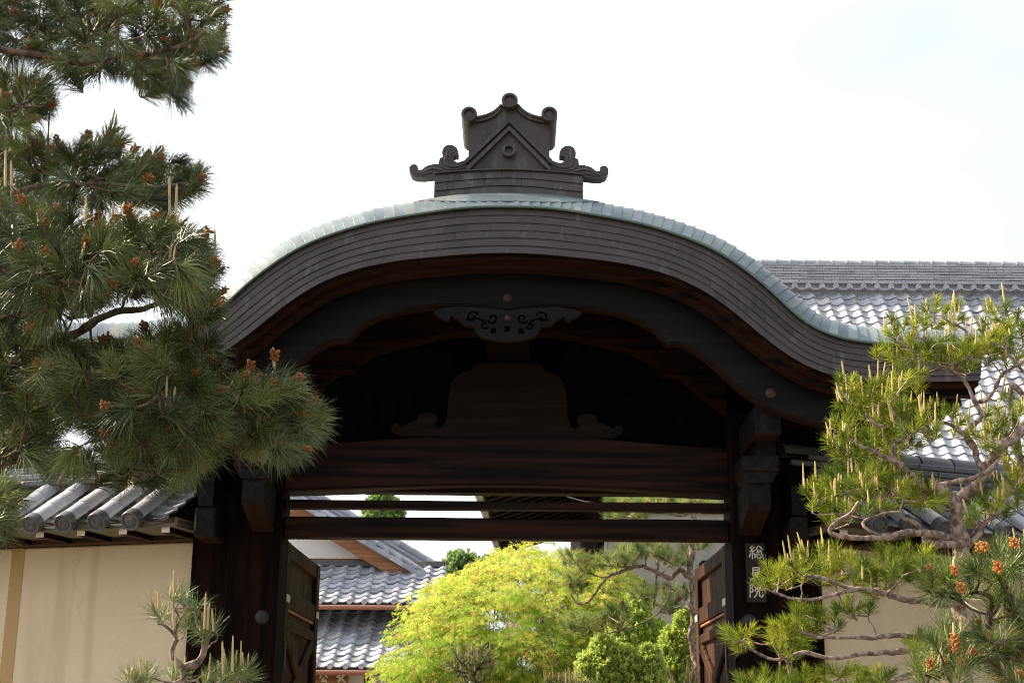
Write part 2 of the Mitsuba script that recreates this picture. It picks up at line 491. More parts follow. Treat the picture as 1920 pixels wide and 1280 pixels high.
YL = -0.12
lt = dense([(1372, 841), (1159, 825), (1040, 816), (945, 812.5)], YL, 20)[::-1]
lb = dense([(1372, 926), (1159, 916), (1040, 911), (945, 909.5)], YL, 20)[::-1]
lt[:, 0] = np.clip(lt[:, 0], 0, 1.495); lb[:, 0] = np.clip(lb[:, 0], 0, 1.495)
lintel = Polygon(np.vstack([both(lt), both(lb)[::-1]])).buffer(0)
part(G, 'lintel', carve(lintel, YL, 0.12, 0.012), 'wood_across', smooth=30)
z0, z1 = at(945, 926, 0.1)[2], at(945, 921, 0.1)[2]
part(G, 'head_board', bx(-0.98, 1.05, 0.02, 0.15, z0 - 0.005, z1 + 0.06), 'wood_across')
part(G, 'transom_bar', bx(-1.49, 1.49, -0.05, 0.05, at(945, 954, -0.05)[2], at(945, 939, -0.05)[2]), 'wood_across')
part(G, 'transom_bar', bx(-1.49, 1.49, -0.07, 0.07, at(945, 1009, -0.07)[2], at(945, 970.5, -0.07)[2], 0.01), 'wood_across')
for sx in (-1, 1):
    m = bx(1.496, 1.60, 0.175, 0.21, 0, at(945, 940, 0)[2] - 0.02)
    part(G, 'jamb', m if sx > 0 else mirror(m), 'wood_upright')

# purlins and bracket sets on the posts
pur = pbox(1416, 757, 1465, 814, -0.84, 1.5, 0.012)
st = pbox(1420, 822, 1455, 856, -0.60, 0.10)
bl_hi = pbox(1392, 853, 1460, 882, -0.66, -0.30, 0.006)
pa = [at(x, y, -0.66)[[0, 2]] for x, y in ((1392, 882), (1460, 882), (1449, 903), (1405, 903))]
taper = []
for (x, z), sgn in zip(pa, (-1, 1, 1, -1)): taper.append((x, z))
bl_lo = prism(Polygon(taper), -0.64, -0.32)
za, zb = at(1424, 901, -0.62)[2], at(1424, 962, -0.62)[2]
xa, xb = at(1403, 930, -0.62)[0], at(1445, 930, -0.62)[0]
arm_poly = Polygon([(-0.62, za), (-0.10, za), (-0.10, zb - 0.10), (-0.30, zb - 0.04), (-0.48, zb), (-0.60, zb + 0.03), (-0.62, zb + 0.07)])
am = trimesh.creation.extrude_polygon(arm_poly, xb - xa, engine='earcut')
arm = (np.stack([xa + am.vertices[:, 2], am.vertices[:, 0], am.vertices[:, 1]], 1), am.faces)
for sx in (-1, 1):
    for nm, m, mat in (('purlin', pur, 'wood_block'), ('bracket_strut', st, 'wood_block'), ('bearing_block', cat([bl_hi, bl_lo]), 'wood_block'), ('bracket_arm', arm, 'wood_block')):
        part(G, nm, m if sx > 0 else mirror(m), mat, smooth=25)

# pendant, strut and frog-leg strut in the gable
c4 = lambda pts, cx, Y: np.array([(at(945.5 + (x - cx) / 3.368, 540 + y / 3.368, Y)[0] - at(945.5, 540 + y / 3.368, Y)[0], at(945.5, 540 + y / 3.368, Y)[2]) for x, y in pts])


def sym(right):
    right = np.asarray(right)
    return Polygon(np.vstack([right, (right * [-1, 1])[::-1]])).buffer(0)


def spiral(cx, cy, r, turns, a0, sgn=1, n=26):
    t = np.linspace(0, 1, n)
    return [(cx + r * (1 - 0.72 * k) * math.cos(a0 + sgn * 2 * math.pi * turns * k), cy + r * (1 - 0.72 * k) * math.sin(a0 + sgn * 2 * math.pi * turns * k)) for k in t]


YK = YB - 0.05
right = [(1300, 340), (1350, 335), (1400, 325), (1450, 315), (1490, 290), (1507, 262), (1508, 245), (1560, 240), (1592, 220), (1610, 200), (1640, 188), (1655, 172), (1662, 200), (1690, 210), (1712, 192), (1745, 178), (1772, 148), (1700, 128), (1600, 116), (1400, 128), (1300, 146)]
ken = sym(c4(right, 1300, YK))
cuts = []
for pts in (spiral(1520, 185, 38, 1.0, -2.6, 1), spiral(1395, 190, 34, 1.0, 0.6, 1), spiral(1443, 232, 26, 0.9, 2.6, -1), [(1555, 200), (1500, 190), (1450, 205), (1440, 230)]):
    ls = LineString(c4(pts, 1300, YK))
    cuts += [ls, LineString(np.array(ls.coords) * [-1, 1])]
cut = unary_union([l.buffer(0.0065) for l in cuts])
for fx, fy in ((1300, 258), (1388, 270), (1212, 270)):
    c = c4([(fx, fy)], 1300, YK)[0]
    cut = cut.union(unary_union([Point(c[0] + 0.012 * math.cos(a), c[1] + 0.012 * math.sin(a)).buffer(0.0105) for a in np.arange(4) * math.pi / 2 + 0.78]))
ped = part(G, 'pendant', prism(ken.difference(cut), YK, YK + 0.045), 'wood_grey')
scene_bk = part(G, 'pendant_back', prism(ken.buffer(-0.012), YK + 0.045, YB - 0.001), 'wood_across')


def boss(px, py, Y, r):
    x, y, z = at(px, py, Y)
    m = trimesh.creation.revolve(np.array([(0, 0), (r, 0), (r, 0.006), (r * 0.7, 0.016), (r * 0.4, 0.019), (0, 0.02)]), sections=20)
    v = m.vertices
    return np.stack([v[:, 0] + x, Y - v[:, 2], v[:, 1] + z], 1), m.faces


x0c = 945.5
bm = boss(945.5, 558, YB, 0.030)
part(G, 'boss', (bm[0] - [bm[0][:, 0].mean(), 0, 0], bm[1]), 'boss_wood', smooth=40)
bm = boss(945.5, 597, YK, 0.022)
part(G, 'boss', (bm[0] - [bm[0][:, 0].mean(), 0, 0], bm[1]), 'boss_wood', smooth=40)
bm = boss(1445, 737, YB, 0.034)
part(G, 'boss', bm, 'boss_wood', smooth=40); part(G, 'boss', mirror(bm), 'boss_wood', smooth=40)

YS = -0.02
part(G, 'king_strut', [(lambda q: bx(-q, q, YS, YS + 0.16, at(945, 700, YS)[2], at(945, 620, YS)[2] + 0.1))(0.148)], 'wood_frog')
r_ = [(1165, 470), (1130, 468), (1090, 485), (1076, 520), (1040, 525), (975, 560), (945, 620), (935, 700), (925, 820), (905, 868), (888, 882), (866, 880), (850, 862), (868, 838), (868, 810), (840, 790), (790, 785), (750, 800), (735, 838), (700, 850), (655, 872), (632, 880), (620, 860), (595, 855), (575, 880), (585, 915), (640, 940), (1310, 945)]
rr = c4([(2620 - x, y) for x, y in r_], 1310, YS - 0.06)
frog = sym(rr)
fk = part(G, 'frog_leg_strut', carve(frog, YS - 0.06, YS + 0.08, 0.008), 'wood_frog')
for sx in (-1, 1):
    for pts in ([(745, 850), (700, 875), (650, 900), (615, 905), (600, 885)], [(740, 880), (690, 905), (640, 920)]):
        P = c4([(2620 - x, y) for x, y in pts], 1310, YS - 0.06) * [sx, 1]
        P = smooth_path(P, 12)
        part(fk, 'carved_rib', tube(np.stack([P[:, 0], np.full(12, YS - 0.061), P[:, 1]], 1), 0.006, 6), 'wood_block', smooth=50)

# ------------------------------------------------------------------ ridge end ornament of the gate
R = G + '__ridge_ornament'
YR = -1.06
c1 = lambda pts, Y: np.array([(at(945.7 + (x - 903) / 4, 160 + y / 4, Y)[0] - at(945.7, 160 + y / 4, Y)[0], at(945.7, 160 + y / 4, Y)[2]) for x, y in pts])
P = c1([(903, 640), (1100, 646), (1300, 658), (1460, 676), (1458, 856), (1300, 842), (1100, 815), (903, 805)], YR)
ridge = Polygon(np.vstack([P[:4], P[4:]]).tolist() + (np.vstack([P[4:][::-1], P[:4][::-1]]) * [-1, 1]).tolist()).buffer(0)
hw = P[3, 0]
zlow = c1([(903, 900)], YR)[0, 1]
zt_, zb_ = P[:4, 1], P[4:, 1][::-1]
zz = lambda x, v: np.interp(abs(x), P[:4, 0], zt_) * (1 - v) + np.interp(abs(x), P[4:, 0][::-1], zb_) * v
part(G, 'ridge_body', prism(Polygon([(-hw + .004, zz(hw, 0) - .003), (0, zz(0, 0) - .003), (hw - .004, zz(hw, 0) - .003), (hw - .004, zlow - 0.05), (-hw + .004, zlow - 0.05)]), YR + 0.012, 1.7), 'copper_brown_0')
for r in range(3):
    cuts_ = np.r_[-1, np.sort(rng.uniform(-0.85, 0.85, 1) + np.array([-0.5, 0.0, 0.5])[: 2 + r % 2]), 1] if r else np.array([-1, -0.65, -0.1, 0.3, 1])
    cuts_ = np.clip(cuts_, -1, 1)
    for a, b in zip(cuts_[:-1], cuts_[1:]):
        if b - a < 0.02: continue
        V = np.zeros((5, 2, 3))
        for i, q in enumerate(np.linspace(a + 0.002, b - 0.002, 5)):
            for j, v in enumerate((r / 3, (r + 1) / 3 + 0.01)):
                V[i, j] = (q * hw, YR - (0.002 if j == 0 else 0.010), zz(q * hw, v))
        part(G, 'ridge_sheet', shell(V, np.array([0, 0.012, 0])), f'copper_brown_{rng.integers(3)}', smooth=30)
part(G, 'ridge_cap', shell(np.array([[(q * (hw + 0.008), y, zz(q * hw, 0) + 0.002) for y in (YR - 0.018, 1.72)] for q in np.linspace(-1, 1, 9)]), np.array([0, 0, 0.008])), 'copper_brown_1', smooth=30)

YO = YR + 0.03
panel = sym(c1([(903, 638), (1205, 640), (1208, 300), (1200, 275), (1130, 268), (1060, 240), (1000, 205), (960, 165), (903, 150)], YO))
part(G, 'ridge_ornament', prism(panel, YO, YO + 0.45), 'copper_brown_0', label='copper clad finial block with three round caps and side scrolls')


def band(pts, w, y0, y1):
    q = c1(pts, YO)
    ls = LineString(np.vstack([q, (q * [-1, 1])[::-1][1:]]) if abs(q[-1, 0]) < 1e-3 else q)
    return prism(ls.buffer(w, cap_style=2, join_style=2).intersection(panel.buffer(0.02)), y0, y1)


part(R, 'chevron', band([(1228, 586), (903, 272)], 0.0115, YO - 0.026, YO), 'copper_brown_2', smooth=20)
part(R, 'chevron', band([(1215, 644), (903, 335)], 0.0110, YO - 0.032, YO - 0.0005), 'copper_brown_1', smooth=20)
ring = trimesh.creation.annulus(0.027, 0.043, 0.05, sections=32)
v = ring.vertices; c = c1([(903, 503)], YO)[0]
part(R, 'ring', (np.stack([v[:, 0] + c[0], YO - 0.02 - v[:, 2], v[:, 1] + c[1]], 1), ring.faces), 'copper_brown_1', smooth=30)
disc = trimesh.creation.cylinder(0.026, 0.02, sections=24); v = disc.vertices
part(R, 'ring_disc', (np.stack([v[:, 0] + c[0], YO - 0.008 - v[:, 2], v[:, 1] + c[1]], 1), disc.faces), 'copper_brown_1', smooth=30)
for sx in (-1, 1):
    for off, rad in ((0, 0.012), (26, 0.010)):
        q = smooth_path(c1([(1172, 252 + off), (1060, 228 + off), (1000, 193 + off), (965, 155 + off)], YO), 14) * [sx, 1]
        part(R, 'moulding', [tube(np.stack([q[:, 0], np.full(14, y), q[:, 1]], 1), rad, 8) for y in ((YO - 0.012), (YO + 0.01))], 'copper_brown_1', smooth=50)
for px_, py_ in ((603, 245), (905, 140), (1202, 240)):
    c = c1([(px_, py_)], YO)[0]
    rad = 0.052 if px_ != 905 else 0.053
    cyl = trimesh.creation.revolve(np.array([(0, 0.0), (rad * 0.60, 0.004), (rad * 0.66, -0.014), (rad * 0.96, -0.012), (rad, -0.006), (rad, 0.48), (0, 0.48)]), sections=32)
    v = cyl.vertices
    k = part(R, 'round_cap', (np.stack([v[:, 0] + c[0], YO - 0.05 + v[:, 2], v[:, 1] + c[1]], 1), cyl.faces[:, ::-1]), 'copper_brown_0', smooth=30)
curl = c1([(1200, 645), (1200, 540), (1240, 562), (1290, 578), (1318, 562), (1322, 528), (1300, 520), (1284, 525), (1282, 500), (1294, 470), (1320, 450), (1360, 444), (1392, 462), (1406, 500), (1396, 534), (1424, 548), (1430, 590), (1470, 590), (1520, 605), (1562, 636), (1588, 634), (1596, 616), (1588, 606), (1604, 594), (1630, 594), (1650, 615), (1650, 645), (1632, 676), (1600, 690), (1540, 692), (1480, 684), (1400, 672), (1300, 658)], YO)
curl = Polygon(curl).buffer(0)
curl = curl.buffer(0.004).buffer(-0.004)
lines = ([(1210, 570), (1260, 600), (1320, 612), (1370, 590), (1385, 550), (1370, 520)], [(1210, 600), (1270, 625), (1340, 632), (1400, 612), (1412, 570)], [(1210, 625), (1300, 645), (1400, 640), (1460, 625), (1520, 635), (1570, 662), (1610, 660), (1630, 630)], [(1400, 655), (1470, 650), (1540, 668), (1590, 675)],
         [(1330, 575), (1345, 545), (1340, 510), (1315, 500)], [(1350, 580), (1368, 545), (1365, 500), (1335, 475)])
for sx in (-1, 1):
    m = prism(curl, YO + 0.01, YO + 0.09)
    ribs = [tube(np.stack([q[:, 0], np.full(18, YO + 0.012), q[:, 1]], 1), np.r_[np.linspace(0.005, 0.011, 9), np.linspace(0.011, 0.005, 9)], 6) for q in (smooth_path(c1(l, YO), 18) for l in lines)]
    m = cat([m] + ribs)
    part(R, 'scroll', m if sx > 0 else mirror(m), 'copper_brown_2', smooth=35)

# ------------------------------------------------------------------ doors
z_top = at(528, 1013, 0.22)[2]
LEAF = 1.46


def door(sx):
    D = part(G, 'door', bx(0, 0.05, 0.04, LEAF, 0.08, z_top - 0.06), 'wood_door')
    # rebuilt below in place: x is the thickness, +x faces the opening
    out = {D: None}
    def put(m): return m
    M = []
    M.append(('stile', bx(-0.02, 0.085, 0.0, 0.13, 0.06, z_top)))
    M.append(('stile', bx(-0.02, 0.085, LEAF - 0.13, LEAF, 0.06, z_top)))
    zr = [z_top - 0.05, z_top - 0.375, z_top - 0.55, z_top - 1.22, 0.9, 0.15]
    for z, h in zip(zr, (0.05, 0.06, 0.035, 0.045, 0.08, 0.085)):
        M.append(('rail', bx(-0.015, 0.080, 0.131, LEAF - 0.131, z - h, z + h)))
    M.append(('moulding', bx(0.052, 0.07, 0.135, LEAF - 0.135, z_top - 0.46, z_top - 0.44)))
    z0, z1 = z_top - 1.17, z_top - 0.60
    a, b = np.array([0.065, 0.14, z0]), np.array([0.065, LEAF - 0.14, z1])
    for p, q, dx in ((a, b, 0.0), (np.array([0.065, 0.14, z1]), np.array([0.065, LEAF - 0.14, z0]), 0.004)):
        d = (q - p) / np.linalg.norm(q - p)
        nrm = np.cross([1, 0, 0], d)
        M.append(('brace', box((p + q) / 2 + [dx, 0, 0], (0.014, np.linalg.norm(q - p) / 2, 0.045), np.array([[1, 0, 0], d, nrm]), 0.006)))
    for y in (0.07, LEAF - 0.07):
        M.append(('tag', bx(0.0855, 0.092, y - 0.06, y + 0.06, z_top - 0.41, z_top - 0.36, 0.002)))
    M.append(('hinge', bx(0.0855, 0.095, 0.01, 0.06, z_top - 0.85, z_top - 0.68, 0.003)))
    ang = math.radians(1.2)
    ca, sa = math.cos(ang), math.sin(ang)
    def move(m):
        v, f = np.asarray(m[0], float), np.asarray(m[1])
        x, y = v[:, 0], v[:, 1]
        v = np.stack([-1.582 + x * ca + y * sa, 0.22 - x * sa + y * ca, v[:, 2]], 1)
        return (v, f) if sx < 0 else mirror((v, f))
    scene[D] = mikit.ply(move(bx(0, 0.05, 0.04, LEAF - 0.04, 0.08, z_top - 0.03)), 'wood_door')
    for nm, m in M:
        part(D, nm, move(m), {'tag': 'tag', 'hinge': 'iron', 'moulding': 'wood_brown'}.get(nm, 'wood_door'))


door(-1); door(1)

# ------------------------------------------------------------------ name board on the right post
NB = thing('name_board', 'narrow dark wooden board with three white characters hung on the right gate post', 'sign')
YN = -0.205
part(NB, 'board', pbox(1400, 1017, 1436, 1129, YN, -0.171, 0.004), 'board_dark')
KANJI = {  # strokes in a unit square, y down
    'a': [[(.22, .02), (.10, .2), (.3, .22)], [(.36, .12), (.12, .42)], [(.08, .44), (.4, .38)], [(.25, .42), (.25, .95)], [(.12, .58), (.04, .82)], [(.36, .55), (.42, .75)],
          [(.62, .05), (.48, .32)], [(.74, .04), (.95, .3)], [(.66, .3), (.56, .5), (.86, .44)], [(.78, .34), (.88, .5)],
          [(.46, .66), (.42, .88)], [(.56, .6), (.58, .85), (.7, .92), (.84, .88), (.84, .76)], [(.68, .6), (.74, .7)], [(.86, .58), (.97, .74)]],
    'b': [[(.28, .06), (.27, .58)], [(.28, .07), (.72, .05), (.71, .58)], [(.28, .24), (.71, .22)], [(.28, .4), (.71, .39)], [(.27, .58), (.71, .56)], [(.4, .6), (.34, .8), (.1, .95)], [(.58, .58), (.58, .86), (.7, .94), (.92, .9), (.94, .74)]],
    'c': [[(.1, .06), (.1, .96)], [(.1, .08), (.32, .06), (.2, .3), (.32, .46), (.22, .6), (.12, .56)], [(.66, .0), (.68, .12)], [(.44, .28), (.46, .14), (.94, .12), (.9, .27)], [(.54, .34), (.84, .32)], [(.42, .5), (.96, .46)], [(.6, .5), (.55, .78), (.38, .96)], [(.74, .48), (.74, .86), (.84, .93), (.97, .9), (.97, .76)]]}


def glyph(strokes, px0, py0, w, h, Y, rad):
    ls = []
    for s in strokes:
        P = np.array([at(px0 + w * x, py0 + h * y, Y)[[0, 2]] for x, y in s])
        ls.append(LineString(P).buffer(rad, quad_segs=3))
    return prism(unary_union(ls), Y - 0.0025, Y + 0.0005)


for key_, py_ in (('a', 1022), ('b', 1062), ('c', 1094)):
    part(NB, 'character', glyph(KANJI[key_], 1404, py_, 27, 26, YN - 0.0005, 0.0040), 'paint_dull')


# ------------------------------------------------------------------ roof tiles
def s_tile(w=0.265, e=0.235):
    xs = np.array([0, .05, .10, .15, .185, .21, .24, .27, .288]) * (w / .265)
    zs = np.array([0.0, -.020, -.027, -.014, .012, .029, .034, .018, -.004])
    top = np.array([[(x, y, z * 0.85 + 0.024 * (1 - y / e)) for y in (0, e * 1.12)] for x, z in zip(xs, zs)])
    v1, f1 = grid(top)
    fr = np.array([[(x, 0.0, z * 0.85 + dz) for dz in (0.024, 0.003)] for x, z in zip(xs, zs)])
    v2, f2 = grid(fr)
    m = cat([(v1, f1), (v2, f2[:, ::-1])])
    return m


TILE = s_tile()
TILE_PLY = [mikit.ply(TILE, f'tile_{k}', smooth=40) for k in range(5)]


def s_roof(parent, o, ux, up_, cols, rows, limit=300, keep=None, name='roof_tile', seed=1):
    """Wave tiles: o the lower left corner, ux along the eave, up_ up the slope. The LIMIT nearest visible ones are parts, the rest one part."""
    rg = np.random.default_rng(seed)
    o, ux, up_ = np.asarray(o, float), np.asarray(ux, float), np.asarray(up_, float)
    nz = np.cross(ux, up_)
    lst = []
    for r in range(rows):
        for c in range(cols):
            p = o + ux * 0.265 * c + up_ * 0.235 * r + nz * rg.uniform(-.006, .006)
            x, y, z = project(p + ux * 0.13 + up_ * 0.1)
            vis = -15 < x < 1935 and -15 < y < 1295 and (keep is None or keep(x, y))
            lst.append((not vis, z, p, rg.choice(5, p=(.3, .26, .24, .12, .08)), rg.normal(0, 0.014)))
    lst.sort(key=lambda q: (q[0], q[1]))
    rest = [[], [], []]
    for i, (hid, z, p, k, rot) in enumerate(lst):
        a = ux + up_ * rot; a /= np.linalg.norm(a)
        M = frame(p, a, np.cross(nz, a), nz)
        if i < limit and not hid: piece(parent, name, TILE_PLY[k], M)
        else: rest[0].append((TILE[0] @ M[:3, :3].T + M[:3, 3], TILE[1]))
    if rest[0]: part(parent, name + 's_beyond', rest[0], 'tile_0', smooth=False, kind='stuff')


def half_pipe(r0, r1, L, n=8, thick=0.016):
    """A half-round cover tile along +y, r0 at the lower end."""
    a = np.linspace(0, np.pi, n + 1)
    V = np.array([[(r * math.cos(t), y, r * math.sin(t)) for t in a] for r, y in ((r0, 0), (r1, L))])
    v1, f1 = grid(V)
    Fr = np.array([[(q * math.cos(t), 0, q * math.sin(t)) for t in a] for q in (r0, r0 - thick)])
    v2, f2 = grid(Fr)
    return cat([(v1, f1[:, ::-1]), (v2, f2)])


# ------------------------------------------------------------------ the two boundary walls beside the gate
def boundary_wall(sx, label, ang, px_edge, px_top, Yw, eave_px, seed):
    W = thing('boundary_wall', label, 'wall')
    rg = np.random.default_rng(seed)
    p0 = at(*px_top, Yw)
    o = np.array([p0[0], Yw, 0.0])
    u = np.array([sx * math.cos(ang), math.sin(ang), 0.0])
    v = np.array([u[1] * sx, -u[0] * sx, 0.0]); v = v if v[1] < 0 else -v
    z = np.array([0, 0, 1.0])
    A = np.array([u, v, z])
    L = 2.9

    def B(u0, u1, v0, v1, z0, z1, ch=0.006):
        m = box((0, 0, 0), ((u1 - u0) / 2, (v1 - v0) / 2, (z1 - z0) / 2), A, ch)
        f = m[1] if np.linalg.det(A) > 0 else m[1][:, ::-1]
        return m[0] + o + u * (u0 + u1) / 2 + v * (v0 + v1) / 2 + z * (z0 + z1) / 2, f
    zp = p0[2]
    zq = zp + 0.03
    part(W, 'plaster', B(0, L, -0.30, 0.0, 0.0, zq - 0.005, 0.01), 'plaster_ochre', label='plaster face the colour of pale ochre')
    if sx < 0:
        q = at(20, 1160, Yw + 0.4)
        uu = (q - o) @ u
        part(W, 'plaster_strip', B(uu - 0.05, uu + 0.055, -0.05, 0.004, 0, zq - 0.006, 0.001), 'plaster_patch', label='narrow upright strip of darker ochre plaster')
    part(W, 'wall_plate', B(-0.02, L, -0.32, 0.06, zq, zq + 0.10), 'wood_red')
    ze = at(*eave_px, Yw - 0.44)[2]
    nr = int(L / 0.315)
    for k in range(nr):
        part(W, 'rafter', B(0.03 + 0.315 * k, 0.03 + 0.315 * k + 0.062, 0.055, 0.375, zq + 0.005, zq + 0.068, 0.003), 'wood_along')
        rk = list(scene)[-1]
        part(rk, 'end_face', B(0.03 + 0.315 * k + 0.001, 0.03 + 0.315 * k + 0.061, 0.3755, 0.379, zq + 0.006, zq + 0.067, 0.001), 'white_end')
    part(W, 'eave_board', B(-0.02, L, -0.3, 0.42, zq + 0.069, zq + 0.098), 'wood_red')
    part(W, 'tile_bed', B(-0.02, L, -0.42, 0.40, zq + 0.099, ze - 0.052, 0.003), 'mortar')
    # tiles: pans and half-round covers, two slopes
    pitch = math.radians(31)
    sp = 0.25
    run = 0.62
    pan_w = sp
    a = np.linspace(-1, 1, 7)

    def pan(Lp):
        V = np.array([[(pan_w * 0.52 * q, y, 0.045 * q * q - 0.045 + (0.022 if y == 0 else 0)) for y in (0, Lp)] for q in a])
        v1, f1 = grid(V)
        Fr = np.array([[(pan_w * 0.52 * q, 0, 0.045 * q * q - 0.045 + d) for d in (0.022, -0.004)] for q in a])
        v2, f2 = grid(Fr)
        return cat([(v1, f1), (v2, f2[:, ::-1])])
    panply = [mikit.ply(pan(0.155), f'tile_{k}' if k < 3 else 'tile_dark', smooth=40) for k in (0, 2, 3)]
    covply = [mikit.ply(half_pipe(0.066, 0.062, 0.27), f'tile_{k}', smooth=50) for k in range(3)]
    shade_cap = mikit.ply(half_pipe(0.066, 0.062, 0.27), 'tile_dark', smooth=50)
    endp = trimesh.creation.revolve(np.array([(0, 0.010), (0.034, 0.010), (0.040, 0.004), (0.050, 0.004), (0.052, 0.012), (0.056, 0.016), (0.064, 0.016), (0.068, 0.010), (0.068, -0.05), (0, -0.05)]), sections=28)
    swirl = [tube([(0.022 * (1 - 0.3 * t) * math.cos(b0 + 2.6 * t), 0.022 * (1 - 0.3 * t) * math.sin(b0 + 2.6 * t), 0.011) for t in np.linspace(0, 1, 9)], np.linspace(0.008, 0.002, 9), 5) for b0 in (0, 2.09, 4.19)]
    ev, ef = cat([endp] + swirl)
    endply = mikit.ply((np.stack([ev[:, 0], -ev[:, 2], ev[:, 1]], 1), ef), 'tile_dark', smooth=35)     # faces -y
    zr_ = ze + run * math.tan(pitch)
    for face in (1, -1):
        fx = u * (1 if (np.cross(u, -v) @ z) > 0 else -1) * face      # local x so that x cross y(up slope) points up
        upv = -v * face * math.cos(pitch) + z * math.sin(pitch)
        nz = np.cross(fx, upv)
        base = o + v * (0.44 * face - (0.18 if face < 0 else 0)) + z * ze
        flat_y = -v * face
        for k in range(int(L / sp)):
            uc = 0.14 + sp * k
            for j in range(6 if face > 0 else 1):
                if face > 0:
                    M = frame(base + u * (uc) - nz * 0.0 + upv * 0.118 * j + upv * 0.01, fx, upv, nz)
                    piece(W, 'pan_tile', panply[rg.integers(3)], M)
            if face < 0: continue
            for j in range(3):
                rot = rg.normal(0, 0.006)
                M = frame(base + u * (uc + sp / 2) + upv * (0.235 * j - 0.035) + nz * 0.004, fx, upv, nz)
                piece(W, 'cover_tile', covply[rg.integers(3)], M)
            M = frame(base + u * (uc + sp / 2) - upv * 0.035 + nz * 0.004, fx, upv, nz)
            piece(W, 'end_tile', endply, M)
    zb0 = zr_ - 0.03
    back = 0.44 - run
    # rear slope as one bed, ridge stack of flat tiles, ridge caps
    part(W, 'roof_core', B(-0.02, L, back - 0.42, back + 0.10, ze - 0.06, zr_ - 0.02, 0.02), 'mortar')
    for r in range(4):
        k = 0
        u0 = -0.05 + (0.15 if r % 2 else 0)
        while u0 < L:
            u1 = min(u0 + 0.30, L)
            w = 0.17 - 0.013 * r
            part(W, 'ridge_tile', B(max(u0, -0.05) + 0.0015, u1 - 0.0015, back - w, back + w, zb0 + 0.048 * r, zb0 + 0.048 * r + 0.040, 0.006), f'tile_{rg.integers(3)}' if r and sx < 0 else 'tile_dark')  # right wall: dark tiles stand in for shade under the gate eaves
            u0 = u1
    fx = u * (1 if (np.cross(u, v) @ z) > 0 else -1)
    for k in range(int(L / 0.28) + 1):
        p = o + u * (-0.05 + 0.28 * k) + v * back + z * (zb0 + 0.19)
        side = v if np.cross(v, u) @ z > 0 else -v
        piece(W, 'ridge_cap_tile', covply[rg.integers(3)] if sx < 0 else shade_cap, frame(p, side * 1.25, u, z * 1.25))  # right wall caps darkened to imitate the gate roof shading them

boundary_wall(-1, 'ochre plaster wall with grey tiled coping left of the gate', math.radians(17), 379, (379, 1022), -0.02, (330, 969), 3)
boundary_wall(1, 'ochre plaster wall with grey tiled coping right of the gate, half hidden by a pine', math.radians(21), 1505, (1508, 1030), -0.10, (1555, 973), 4)

for (a0_, a1_, b0_, b1_, v0_, v1_) in ((364, 404, 950, 1006, 372, 400), (1481, 1516, 967, 1012, 1484, 1512)):
    part(G, 'beam_end', pbox(a0_, b0_, a1_, b1_, -0.42, -0.02, 0.01), 'wood_block')
    xa, xb = sorted((at(v0_, 930, -0.40)[0], at(v1_, 930, -0.40)[0]))
    zf = at(v0_, b0_ - 2, -0.40)[2]
    pv = [(-0.40, zf + 0.0), (-0.40, zf + 0.19), (-0.33, zf + 0.22), (0.06, zf + 0.46), (0.06, zf + 0.25)]
    vb = trimesh.creation.extrude_polygon(Polygon(pv), xb - xa, engine='earcut')
    part(G, 'verge_board', (np.stack([xa + vb.vertices[:, 2], vb.vertices[:, 0], vb.vertices[:, 1]], 1), vb.faces), 'wood_block')

# ------------------------------------------------------------------ the great hall behind on the right
Hh = thing('temple_hall', 'large hall with steep grey tiled roof and tall ridge behind the right of the gate', 'building')
pit = math.radians(47)
upv = np.array([0, math.cos(pit), math.sin(pit)])
topc = at(1380, 548, 17.3)
rows, cols = 27, 29
x_left = 3.75
o = np.array([x_left, topc[1], topc[2]]) - upv * 0.235 * rows
hide = lambda x, y: x > 1400 and y > 520
s_roof(Hh, o, (1, 0, 0), upv, cols, rows, 300, lambda x, y: x > 1430 and not (x < 1840 and y > 690), seed=7)
nrm = np.array([0, -math.sin(pit), math.cos(pit)])
Lh = cols * 0.265
c_ = o + np.array([Lh / 2, 0, 0]) + upv * 0.235 * rows / 2 - nrm * 0.16
part(Hh, 'roof_deck', box(c_, (Lh / 2, 0.235 * rows / 2, 0.10), np.array([[1, 0, 0], upv, nrm])), 'tile_dark')
yt, zt2 = topc[1], topc[2]
rg = np.random.default_rng(21)
part(Hh, 'ridge_core', bx(x_left, x_left + Lh, yt - 0.02, yt + 0.5, zt2 - 0.2, zt2 + 0.62), 'tile_2')
endd = trimesh.creation.revolve(np.array([(0, 0.012), (0.034, 0.012), (0.038, 0.018), (0.055, 0.018), (0.060, 0.010), (0.060, -0.10), (0, -0.10)]), sections=20)
v = endd.vertices
endply = mikit.ply((np.stack([v[:, 0], -v[:, 2], v[:, 1]], 1), endd.faces), 'tile_1', smooth=35)
a = np.linspace(-1, 1, 7)
vv, ff = shell(np.array([[(0.14 * q, y, 0.05 * q * q - 0.05) for y in (-0.09, 0.08)] for q in a]), np.array([0, 0, -0.022]))
panply = mikit.ply((vv, ff), 'tile_1', smooth=40)
sp = 0.27
part(Hh, 'ridge_moulding', bx(x_left, x_left + Lh, yt - 0.10, yt + 0.02, zt2 + 0.175, zt2 + 0.20), 'tile_1')
for k in range(int(Lh / sp)):
    piece(Hh, 'round_end_tile', endply, frame((x_left + 0.13 + sp * k, yt - 0.09, zt2 + 0.115), (1, 0, 0), (0, 1, 0), (0, 0, 1)))
    piece(Hh, 'trough_tile', panply, frame((x_left + 0.13 + sp * (k + .5), yt - 0.06, zt2 + 0.10), (1, 0, 0), (0, 1, 0), (0, 0, 1)))
